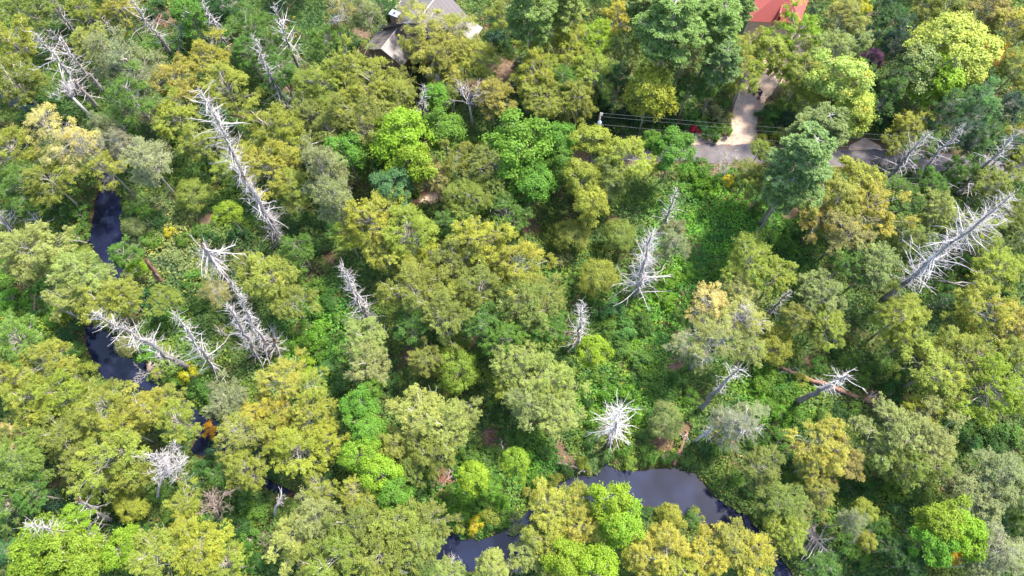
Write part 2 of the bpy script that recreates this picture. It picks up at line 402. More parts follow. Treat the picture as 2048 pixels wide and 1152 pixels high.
for q in range(1500):
    pth, wd_ = (ROAD, ROAD_W) if lr_.rand() < 0.6 else (DRIVE, 2.2)
    k_ = lr_.randint(0, len(pth) - 1); t_k = lr_.rand(); sx_ = lr_.choice([-1, 1]) * wd_ * (1 - 0.75 * lr_.rand() ** 2)
    ax_ = np.array(pth[k_]) * (1 - t_k) + np.array(pth[k_ + 1]) * t_k; dv = np.array(pth[k_ + 1]) - np.array(pth[k_]); dv /= np.linalg.norm(dv)
    lp_.append((ax_[0] - dv[1] * sx_, ax_[1] + dv[0] * sx_, 0.075))
lp_ = np.array(lp_); nl_ = len(lp_); lc_ = np.array([0.20, 0.11, 0.05]) * lr_.uniform(0.5, 1.6, (nl_, 1))
tag(link('leaf_litter', leaf_mesh('leaf_litter', lp_, np.array([0, 0, 1.0]) + lr_.normal(scale=0.15, size=(nl_, 3)), lr_.normal(size=(nl_, 3)), lr_.uniform(0.1, 0.22, nl_), lr_.uniform(0.08, 0.15, nl_), M_GLEAF, np.full(nl_, 0.5), None, lc_)), 'fallen brown leaves scattered over the road and the gravel drive', 'leaf litter', None, 'stuff')
tag(strip(ROAD, [ROAD_W] * len(ROAD), 0.045, asphalt_mat(), 'road', 5), kind='structure')

# ------------------------------------------------------------------ tones (base colours of leaves)
T = {
 'olive': ((0.158, 0.190, 0.036), 0.10, 'olive green'), 'yol': ((0.208, 0.236, 0.036), 0.14, 'yellow-olive'),
 'pale': ((0.215, 0.245, 0.066), 0.06, 'pale olive'), 'gold': ((0.250, 0.246, 0.044), 0.18, 'golden yellow'),
 'lgreen': ((0.140, 0.215, 0.036), 0.08, 'light green'), 'green': ((0.080, 0.155, 0.026), 0.05, 'mid green'), 'bright': ((0.095, 0.195, 0.022), 0.04, 'bright green'),
 'ybright': ((0.160, 0.245, 0.020), 0.08, 'bright yellow-green'), 'dark': ((0.042, 0.098, 0.024), 0.03, 'dark green'),
 'deep': ((0.028, 0.066, 0.032), 0.0, 'deep green'),
 'sage': ((0.160, 0.185, 0.076), 0.05, 'grey-green'), 'pine': ((0.185, 0.255, 0.088), 0.06, 'blue-green'),
 'lime': ((0.270, 0.320, 0.065), 0.25, 'pale lime yellow'), 'brown': ((0.225, 0.200, 0.060), 0.15, 'brownish olive'),
 'cream': ((0.360, 0.310, 0.125), 0.40, 'pale straw yellow'), 'grey': ((0.190, 0.205, 0.105), 0.05, 'lichen grey'),
 'yellow': ((0.330, 0.300, 0.020), 0.4, 'bright yellow'), 'orange': ((0.44, 0.25, 0.02), 0.3, 'orange'),
 'purple': ((0.075, 0.028, 0.070), 0.0, 'dark purple'), 'red': ((0.20, 0.010, 0.03), 0.0, 'crimson'),
 'teal': ((0.075, 0.170, 0.048), 0.02, 'cool green'),
}
# ------------------------------------------------------------------ crowns
def unit(rs, n):
    v = rs.normal(size=(n, 3)); return v / np.linalg.norm(v, axis=1, keepdims=True)
def crown_pts(kind, seed):
    """crown of radius 1 around the origin: leaf positions, normals, tangents, sizes; plus lobe centres"""
    rs = np.random.RandomState(seed)
    cfg = dict(alder=(30, 1.05, 13, 58, 0.100, 0.047), maple=(28, 1.35, 15, 30, 0.098, 0.068), round=(20, 0.95, 17, 46, 0.095, 0.052),
               hemlock=(26, 1.5, 13, 46, 0.10, 0.050), sparse=(26, 1.05, 11, 42, 0.10, 0.046), shrub=(9, 0.7, 12, 17, 0.17, 0.12), conifer=(20, 1.9, 10, 26, 0.12, 0.07))[kind]
    nl, asp, ns, k, sr, ls = cfg
    dirs = []
    for q in range(nl):
        z = 1 - 1.45 * (q + 0.5) / nl; a = q * 2.39996 + rs.uniform(-0.6, 0.6); r = math.sqrt(max(0, 1 - z * z))
        dirs.append((r * math.cos(a), r * math.sin(a), z))
    dirs = np.array(dirs) + rs.normal(scale=0.16 if kind != 'round' else 0.06, size=(nl, 3))
    if kind in ('hemlock', 'conifer'):
        zz = np.clip(dirs[:, 2], -1, 1); taper = np.clip(1.0 - 0.62 * (zz + 0.45) / 1.45, 0.15, 1)
        rr = np.hypot(dirs[:, 0], dirs[:, 1]) + 1e-6
        dirs[:, 0] *= taper / np.maximum(rr, 0.5); dirs[:, 1] *= taper / np.maximum(rr, 0.5)
    lo, hi_, r0, r1 = dict(maple=(0.56, 0.80, 0.22, 0.37), round=(0.58, 0.70, 0.28, 0.38), shrub=(0.4, 0.8, 0.2, 0.4)).get(kind, (0.40, 0.90, 0.15, 0.38))
    outl = rs.uniform(lo, hi_, size=nl); lr = rs.uniform(r0, r1, size=nl)
    # uneven outline: bulges and bays that differ from tree to tree
    ang = np.arctan2(dirs[:, 1], dirs[:, 0]); amp = {'round': 0.04, 'maple': 0.07}.get(kind, 0.17)
    for hq in (1, 2, 3): outl = outl * (1 + amp / math.sqrt(hq) * np.sin(hq * ang + rs.uniform(0, 6.28)))
    lc = dirs * outl[:, None] * np.array([1, 1, asp])
    pos = []; nr = []; vary = []; patch = []; tans = []
    feather = kind in ('alder', 'hemlock', 'sparse')
    for q in range(nl):
        lp = rs.uniform(0, 1); lq = rs.uniform(0, 1); d0 = lc[q] / (np.linalg.norm(lc[q]) + 1e-6)
        d = unit(rs, ns * 2) + d0 * 0.75 + np.array([0, 0, 0.35]); d /= np.linalg.norm(d, axis=1, keepdims=True)
        cc = lc[q] + d * lr[q] * rs.uniform(0.55, 1.18, size=(ns * 2, 1)) * np.array([1, 1, 0.9])
        dm = np.min(np.linalg.norm(cc[:, None] - np.delete(lc, q, 0)[None], axis=2) / np.delete(lr, q)[None], axis=1)
        keep = np.where(dm > 0.72)[0][:ns]
        for c, dd in zip(cc[keep], d[keep]):
            kk = max(4, int(k * rs.uniform(0.4, 1.5))); w = sr * rs.uniform(0.5, 1.05)
            if feather:   # a spray: long, flat, pointing outwards and hanging a little at the end
                out = dd * 0.7 + d0 * 0.5 + rs.normal(scale=0.35, size=3); out[2] = out[2] * 0.6 - (0.25 if kind != 'alder' else 0.0); out /= np.linalg.norm(out)
                side = np.cross(out, [0, 0, 1.0]); side /= np.linalg.norm(side) + 1e-6; upv = np.cross(side, out)
                u = rs.uniform(-1, 1.5, kk); b_ = rs.normal(size=kk) * (1 - 0.35 * np.clip(u, 0, 1.5)); h_ = rs.normal(size=kk) * 0.35 - 0.12 * u * u
                o = out * (u * w * 1.25)[:, None] + side * (b_ * w * 0.62)[:, None] + upv * (h_ * w)[:, None]
                tans.append(out + side * (np.sign(b_) * 0.6)[:, None] + rs.normal(scale=0.35, size=(kk, 3)))
                nr.append(upv * 0.6 + dd * 0.45 + np.array([0, 0, 0.35]) + rs.normal(scale=0.36, size=(kk, 3)))
            else:
                o = rs.normal(scale=w, size=(kk, 3)) * np.array([1, 1, 0.55]); tans.append(rs.normal(size=(kk, 3)))
                nr.append(dd * 0.55 + o / (sr + 1e-6) * 0.18 + np.array([0, 0, 0.55]) + rs.normal(scale=0.38, size=(kk, 3)))
            pos.append(c + o); sp = rs.uniform(0, 1)
            vary.append(np.clip(rs.normal(0.25 + 0.25 * sp + 0.28 * lq, 0.11, kk), 0, 1)); patch.append(np.clip(0.5 * lp + 0.5 * sp + rs.normal(scale=0.08, size=kk), 0, 1))
    pos = np.concatenate(pos); nr = np.concatenate(nr); n = len(pos); sz = ls * rs.uniform(0.5, 1.45, n)
    return pos, nr, np.concatenate(tans), sz, np.concatenate(vary), np.concatenate(patch), lc, asp
def limb(mb, rs, a, c, r0, r1, seg=4, sides=4, wob=0.08, sag=0.0):
    a = Vector(a); c = Vector(c); L = (c - a).length; pts = []; rad = []
    for s in range(seg + 1):
        t = s / seg; p = a.lerp(c, t)
        if 0 < s < seg: p += Vector([rs.uniform(-1, 1) * wob * L for _ in range(3)])
        p.z += -sag * L * math.sin(t * math.pi) ; pts.append(p); rad.append(r0 * (1 - t) + r1 * t)
    mb.tube(pts, rad, sides, cap=False); return pts
CROWNS = {}
def crown_variant(kind, v):
    if (kind, v) in CROWNS: return CROWNS[kind, v]
    seed = {'alder': 100, 'maple': 200, 'round': 300, 'hemlock': 400, 'sparse': 500, 'shrub': 600, 'conifer': 700}[kind] + v
    pos, nr, tan, sz, va, pa, lc, asp = crown_pts(kind, seed)
    w = {'alder': 0.52, 'maple': 0.85, 'round': 0.6, 'hemlock': 0.42, 'sparse': 0.45, 'shrub': 0.75, 'conifer': 0.5}[kind]
    cm = leaf_mesh(kind + '_crown', pos, nr, tan, sz, sz * w, M_LEAF, va, pa)
    # limbs reach from the stem into the lobes, with thin pale twigs that show among the leaves
    rs = random.Random(seed); m = MB(); m2 = MB()
    bot = -asp * 0.95
    m.tube([(0, 0, -1), (rs.uniform(-.03, .03), rs.uniform(-.03, .03), -0.5), (0, 0, 0)], [0.052, 0.042, 0.034], 6)
    m2.tube([(0, 0, -0.02), (rs.uniform(-.04, .04), rs.uniform(-.04, .04), asp * 0.3), (rs.uniform(-.05, .05), rs.uniform(-.05, .05), asp * 0.6)], [0.033, 0.02, 0.006], 5)
    for q, c in enumerate(lc):
        z0 = max(bot * 0.6, c[2] - 0.35 - 0.3 * math.hypot(c[0], c[1]))
        pts = limb(m2, rs, (0, 0, z0), c, 0.016, 0.007, 4, 3, 0.06)
        ntw = {'alder': 5, 'sparse': 9, 'hemlock': 7, 'maple': 2, 'round': 3, 'shrub': 2, 'conifer': 2}[kind]
        for _ in range(ntw):
            d = Vector(c).normalized() * 0.5 + Vector([rs.gauss(0, 0.6) for _ in range(3)]) + Vector((0, 0, 0.2)); d.normalize()
            st = pts[rs.choice((2, 3, 4))]
            limb(m2, rs, st, st + d * rs.uniform(0.25, 0.50), 0.0065, 0.003, 3, 3, 0.12)
    CROWNS[kind, v] = (cm, m.mesh(kind + '_stem', M_TRUNK, True), m2.mesh(kind + '_limbs', M_BARE), asp)
    return CROWNS[kind, v]
def pine_variant(v):
    if ('pine', v) in CROWNS: return CROWNS['pine', v]
    rs = np.random.RandomState(800 + v); rr = random.Random(800 + v); m = MB(); m2 = MB(); pos = []; nr = []; tn = []; va = []; pa = []
    m.tube([(0, 0, -1), (0.01, -0.01, -0.5), (0, 0, 0)], [0.06, 0.05, 0.043], 7); m2.tube([(0, 0, -0.02), (0.02, 0.0, 0.6), (0.0, 0.02, 1.2)], [0.042, 0.03, 0.01], 6)
    z = -0.75
    while z < 1.2:
        nb = rr.randint(4, 6); a0 = rr.uniform(0, 6.28); reach = (1.0 - 0.55 * max(0, (z + 0.2) / 1.4)) * rr.uniform(0.85, 1.1)
        for q in range(nb):
            a = a0 + q * 6.283 / nb + rr.uniform(-.35, .35); L = reach * rr.uniform(0.65, 1.1)
            d = Vector((math.cos(a), math.sin(a), 0)); rise = rr.uniform(0.0, 0.22)
            end = Vector((0, 0, z)) + d * L + Vector((0, 0, rise * L)); pts = limb(m2, rr, (0, 0, z), end, 0.018, 0.006, 5, 4, 0.05, 0.06)
            side = Vector((-d.y, d.x, 0))
            ntuft = int(7 + 22 * L)
            for s in range(ntuft):
                t = 0.3 + 0.75 * rr.random() ** 0.8; w = (0.10 + 0.24 * L) * math.sin(min(1, t) * 2.6) ** 0.7 if t < 1 else 0.08
                p = Vector((0, 0, z)) + (end - Vector((0, 0, z))) * t + side * rr.uniform(-1, 1) * w + Vector((0, 0, rr.uniform(-.02, .05)))
                if rr.random() < 0.35: limb(m2, rr, pts[min(5, int(t * 5))], p, 0.006, 0.003, 2, 3, 0.05)
                kk = rr.randint(26, 40); sr = rr.uniform(0.05, 0.085)
                dd = unit(rs, kk); dd[:, 2] = np.abs(dd[:, 2]) * 0.6 - 0.1
                pos.append(np.array(p) + dd * sr * rs.uniform(0.3, 1.1, (kk, 1)) + np.array(d) * 0.03 * rs.uniform(0, 1, (kk, 1))); tn.append(dd + np.array(d) * 0.5 + rs.normal(scale=.2, size=(kk, 3)))
                nr.append(np.array([0, 0, 0.9]) + rs.normal(scale=0.4, size=(kk, 3))); sp = rr.random()
                va.append(np.clip(rs.normal(0.3 + 0.35 * sp, 0.15, kk), 0, 1)); pa.append(np.full(kk, sp * 0.5 + rr.random() * 0.5))
        z += rr.uniform(0.16, 0.24)
    pos = np.concatenate(pos); n = len(pos); sz = 0.072 * rs.uniform(0.7, 1.4, n)
    cm = leaf_mesh('pine_crown', pos, np.concatenate(nr), np.concatenate(tn), sz, sz * 0.38, M_LEAF, np.concatenate(va), np.concatenate(pa))
    CROWNS['pine', v] = (cm, m.mesh('pine_stem', M_TRUNK, True), m2.mesh('pine_limbs', M_BARE), 1.25)
    return CROWNS['pine', v]

# landmarks that labels point to (photograph position, words)
LM = [(860,80,'the brown-roofed house'),(1570,20,'the red-roofed house'),(1490,230,'the gravel driveway'),(1745,120,'the purple tree'),
 (1200,240,'the utility pole'),(215,455,'the upper left stream pool'),(235,715,'the lower left stream pool'),(1320,975,'the large pond'),(960,1090,'the small bottom pool'),
 (485,340,'the long snag left of centre'),(1900,490,'the long snag at right'),(130,140,'the lichen-hung snag at upper left'),(540,145,'the snag left of the brown house'),
 (848,215,'the thin snag below the brown house'),(935,195,'the white bare tree by the brown house'),(712,590,'the wide snag near centre'),(390,680,'the curved snag at lower left'),(500,640,'the pair of spiky snags'),
 (430,530,'the broken-topped snag'),(1280,540,'the bushy snag right of centre'),(1160,645,'the short spiky snag at centre'),(1230,860,'the fan-shaped snag by the pond'),(1350,400,'the snag tip above the grey tree'),
 (1560,605,'the small snag tip at right'),(1440,775,'the leaning stub over the pond slope'),(1650,775,'the snag crossing the red log'),(1810,320,'the wide snag beside the road'),(1870,310,'the middle snag beside the road'),
 (1980,320,'the far right snag beside the road'),(350,910,'the white bare tree at lower left'),(440,1000,'the brown bare tree at lower left'),(575,985,'the small white bare tree'),(1445,320,'the bare tree at the roadside'),
 (130,1045,'the fallen white snag'),(810,280,'the tall lime green tree'),(1420,450,'the green clearing'),(1700,300,'the road'),(1450,640,'the twiggy pale tree'),(310,545,'the broken red stump'),
 (10,440,'the snag at the left edge'),(590,80,'the clean-stemmed snag'),(300,50,'the reddish snag at the top'),(430,60,'the top snag above the golden tree')]
def dirword(dx, dy):
    a = math.degrees(math.atan2(-dy, dx)) % 360
    return ['right of', 'up and right of', 'above', 'up and left of', 'left of', 'down and left of', 'below', 'down and right of'][int((a + 22.5) // 45) % 8]
PEND = []   # (object, size/tone/noun words, px, py)
def want_label(o, words, px, py): PEND.append((o, words, px, py))
def finish_labels():
    used = set()
    for o, words, px, py in PEND:
        near = sorted(LM, key=lambda l: math.hypot(px - l[0], py - l[1]))
        cands = []
        for l in near[:5]:
            d = math.hypot(px - l[0], py - l[1]); dw = dirword(px - l[0], py - l[1])
            near_w = 'just ' if d < 75 else ('' if d < 150 else 'well ')
            cands.append(f'{words} {near_w}{dw} {l[2]}')
        done = None
        for c in cands[:3]:
            if c not in used and len(c.split()) <= 16: done = c; break
        if not done:
            for l in near[:6]:
                for k, w in enumerate(('second', 'third', 'fourth', 'fifth', 'sixth', 'seventh')):
                    c = f'{words}, {w} {dirword(px - l[0], py - l[1])} {l[2]}'
                    if c not in used and len(c.split()) <= 16: done = c; break
                if done: break
        used.add(done); o['label'] = done

TREES = []   # world x, y, radius, for keeping shrubs apart
KIND = {'A': ('alder', 'broadleaf_tree', 'fine-leaved tree', 11), 'M': ('maple', 'maple_tree', 'coarse-leaved tree', 6), 'R': ('round', 'round_tree', 'round-crowned tree', 3),
        'H': ('hemlock', 'drooping_tree', 'drooping tree', 4), 'S': ('sparse', 'thin_tree', 'thin-crowned tree', 4), 'P': ('pine', 'pine_tree', 'pine', 3), 'B': ('shrub', 'shrub', 'shrub', 5), 'C': ('conifer', 'conifer', 'conifer', 2)}
GROUPS = {'A': 'fine-leaved broadleaf trees of the forest', 'M': 'coarse-leaved trees of the forest', 'R': 'round-crowned trees', 'H': 'grey-green drooping trees', 'S': 'thin-crowned trees', 'P': 'pines by the houses and road', 'B': 'shrubs under the trees', 'C': 'dark conifers by the houses'}
rnd = random.Random(7)
SHR = {'A': 0.95, 'M': 1.0, 'R': 0.92, 'H': 0.92, 'S': 0.95, 'P': 1.0, 'B': 0.85, 'C': 0.9}
SEGS = [(200,222,60,58),(212,190,100,57),(150,68,96,-10),(231,72,176,4),(347,112,250,-14),(472,132,400,-8),(578,222,503,68),(603,155,547,5),(565,492,395,172),(848,257,848,170),(737,640,683,528),(433,742,342,617),(380,737,182,622),(470,580,405,492),(542,714,460,558),(516,712,453,607),(560,716,549,682),(1270,595,1306,458),(1155,692,1165,600),(1216,892,1243,815),(1318,470,1356,378),(1533,632,1583,580),(1765,600,2035,380),(1760,375,1860,262),(1815,372,1932,248),(1912,390,2044,256),(1398,820,1480,735),(1592,805,1697,750),(30,468,-22,408),(327,570,293,522),(585,205,582,176),(105,465,58,425),(452,672,436,655),(262,268,212,238),(215,1082,45,1045),(225,1042,158,1000),(1660,1110,1600,1050),(352,120,372,15)]   # dead trees, foot to tip in the photograph
def clear_of_snags(px, py, r):
    """a crown stands beside the visible trunk of a dead tree, not over it"""
    for x0, y0, x1, y1 in SEGS:
        x1, y1 = x0 + (x1 - x0) * 0.6, y0 + (y1 - y0) * 0.6; ex, ey = x1 - x0, y1 - y0; L2 = ex * ex + ey * ey
        t = max(0, min(1, ((px - x0) * ex + (py - y0) * ey) / L2)); cx, cy = x0 + t * ex, y0 + t * ey
        dx, dy = px - cx, py - cy; d = math.hypot(dx, dy)
        if d < r * 0.92:
            if d < 2: dx, dy, d = -ey, ex, math.sqrt(L2)
            k = min(r * 0.92 - math.hypot(px - cx, py - cy), 26); px += dx / d * k; py += dy / d * k
            nd = math.hypot(px - cx, py - cy); r = max(12, min(r, nd / 0.9))
    return px, py, r
def plant(kind, px, py, rpx, tone, hfac=None, lift=None, words=None, cat=None):
    ck, name, noun, nv = KIND[kind]
    v = rnd.randrange(nv)
    cm, st, lb, asp = pine_variant(v) if kind == 'P' else crown_variant(ck, v)
    if kind in 'AMRHS': px, py, rpx = clear_of_snags(px, py, rpx)
    # crown radius from its size in the picture at its own height
    base_h = {'A': 7.5, 'M': 8.5, 'R': 4.0, 'H': 9.0, 'S': 8.5, 'P': 13.0, 'B': 1.0, 'C': 5.0}[kind]
    zc = base_h * (0.55 + 0.45 * min(1.3, rpx / 60)) if kind not in ('B',) else 0.9
    if hfac: zc *= hfac
    c = P(px, py, zc); R = rpx * depth(c) / F
    R *= SHR[kind]; sx = R; sz = R * rnd.uniform(0.85, 1.05)
    if kind in 'AMRHSC': zc = max(zc, asp * sz * 0.9); c = P(px, py, zc); R = rpx * depth(c) / F * SHR[kind]; sx = R
    root = empty(name, (c.x, c.y, 0.0), 0)
    col, al, word = T[tone]
    j = [rnd.uniform(0.87, 1.15) for _ in range(2)]
    col = (col[0] * j[0] * rnd.uniform(0.88, 1.08), col[1] * j[0], col[2] * j[1], max(0, min(1, al + rnd.uniform(-0.12, 0.12))))
    rz = rnd.uniform(0, 6.28); tilt = (rnd.uniform(-0.06, 0.06), rnd.uniform(-0.06, 0.06))
    crown = link('crown', cm, root); crown.location = (0, 0, zc); crown.rotation_euler = (*tilt, rz); crown.scale = (sx * rnd.uniform(0.93, 1.07), sx * rnd.uniform(0.93, 1.07), sz)
    crown.color = col
    if kind != 'B':
        s = link('trunk', st, root); s.location = (0, 0, zc); s.scale = (sx, sx, zc); s.rotation_euler = (0, 0, rz)
        l = link('limbs', lb, root); l.location = (0, 0, zc); l.rotation_euler = (*tilt, rz); l.scale = (sx, sx, sz); tag(l, kind='stuff')
    else:
        l = link('stems', lb, root); l.location = (0, 0, zc); l.rotation_euler = (*tilt, rz); l.scale = (sx, sx, sz); tag(l, kind='stuff')
    size = 'small ' if rpx < (38 if kind != 'B' else 16) else ('broad ' if rpx > (70 if kind != 'B' else 30) else '')
    tag(root, None, cat or {'B': 'shrub', 'P': 'pine tree'}.get(kind, 'tree'), GROUPS[kind])
    if words: root['label'] = words
    else: want_label(root, f'{size}{word} {noun}', px, py)
    TREES.append((c.x, c.y, R, 0))
    return root

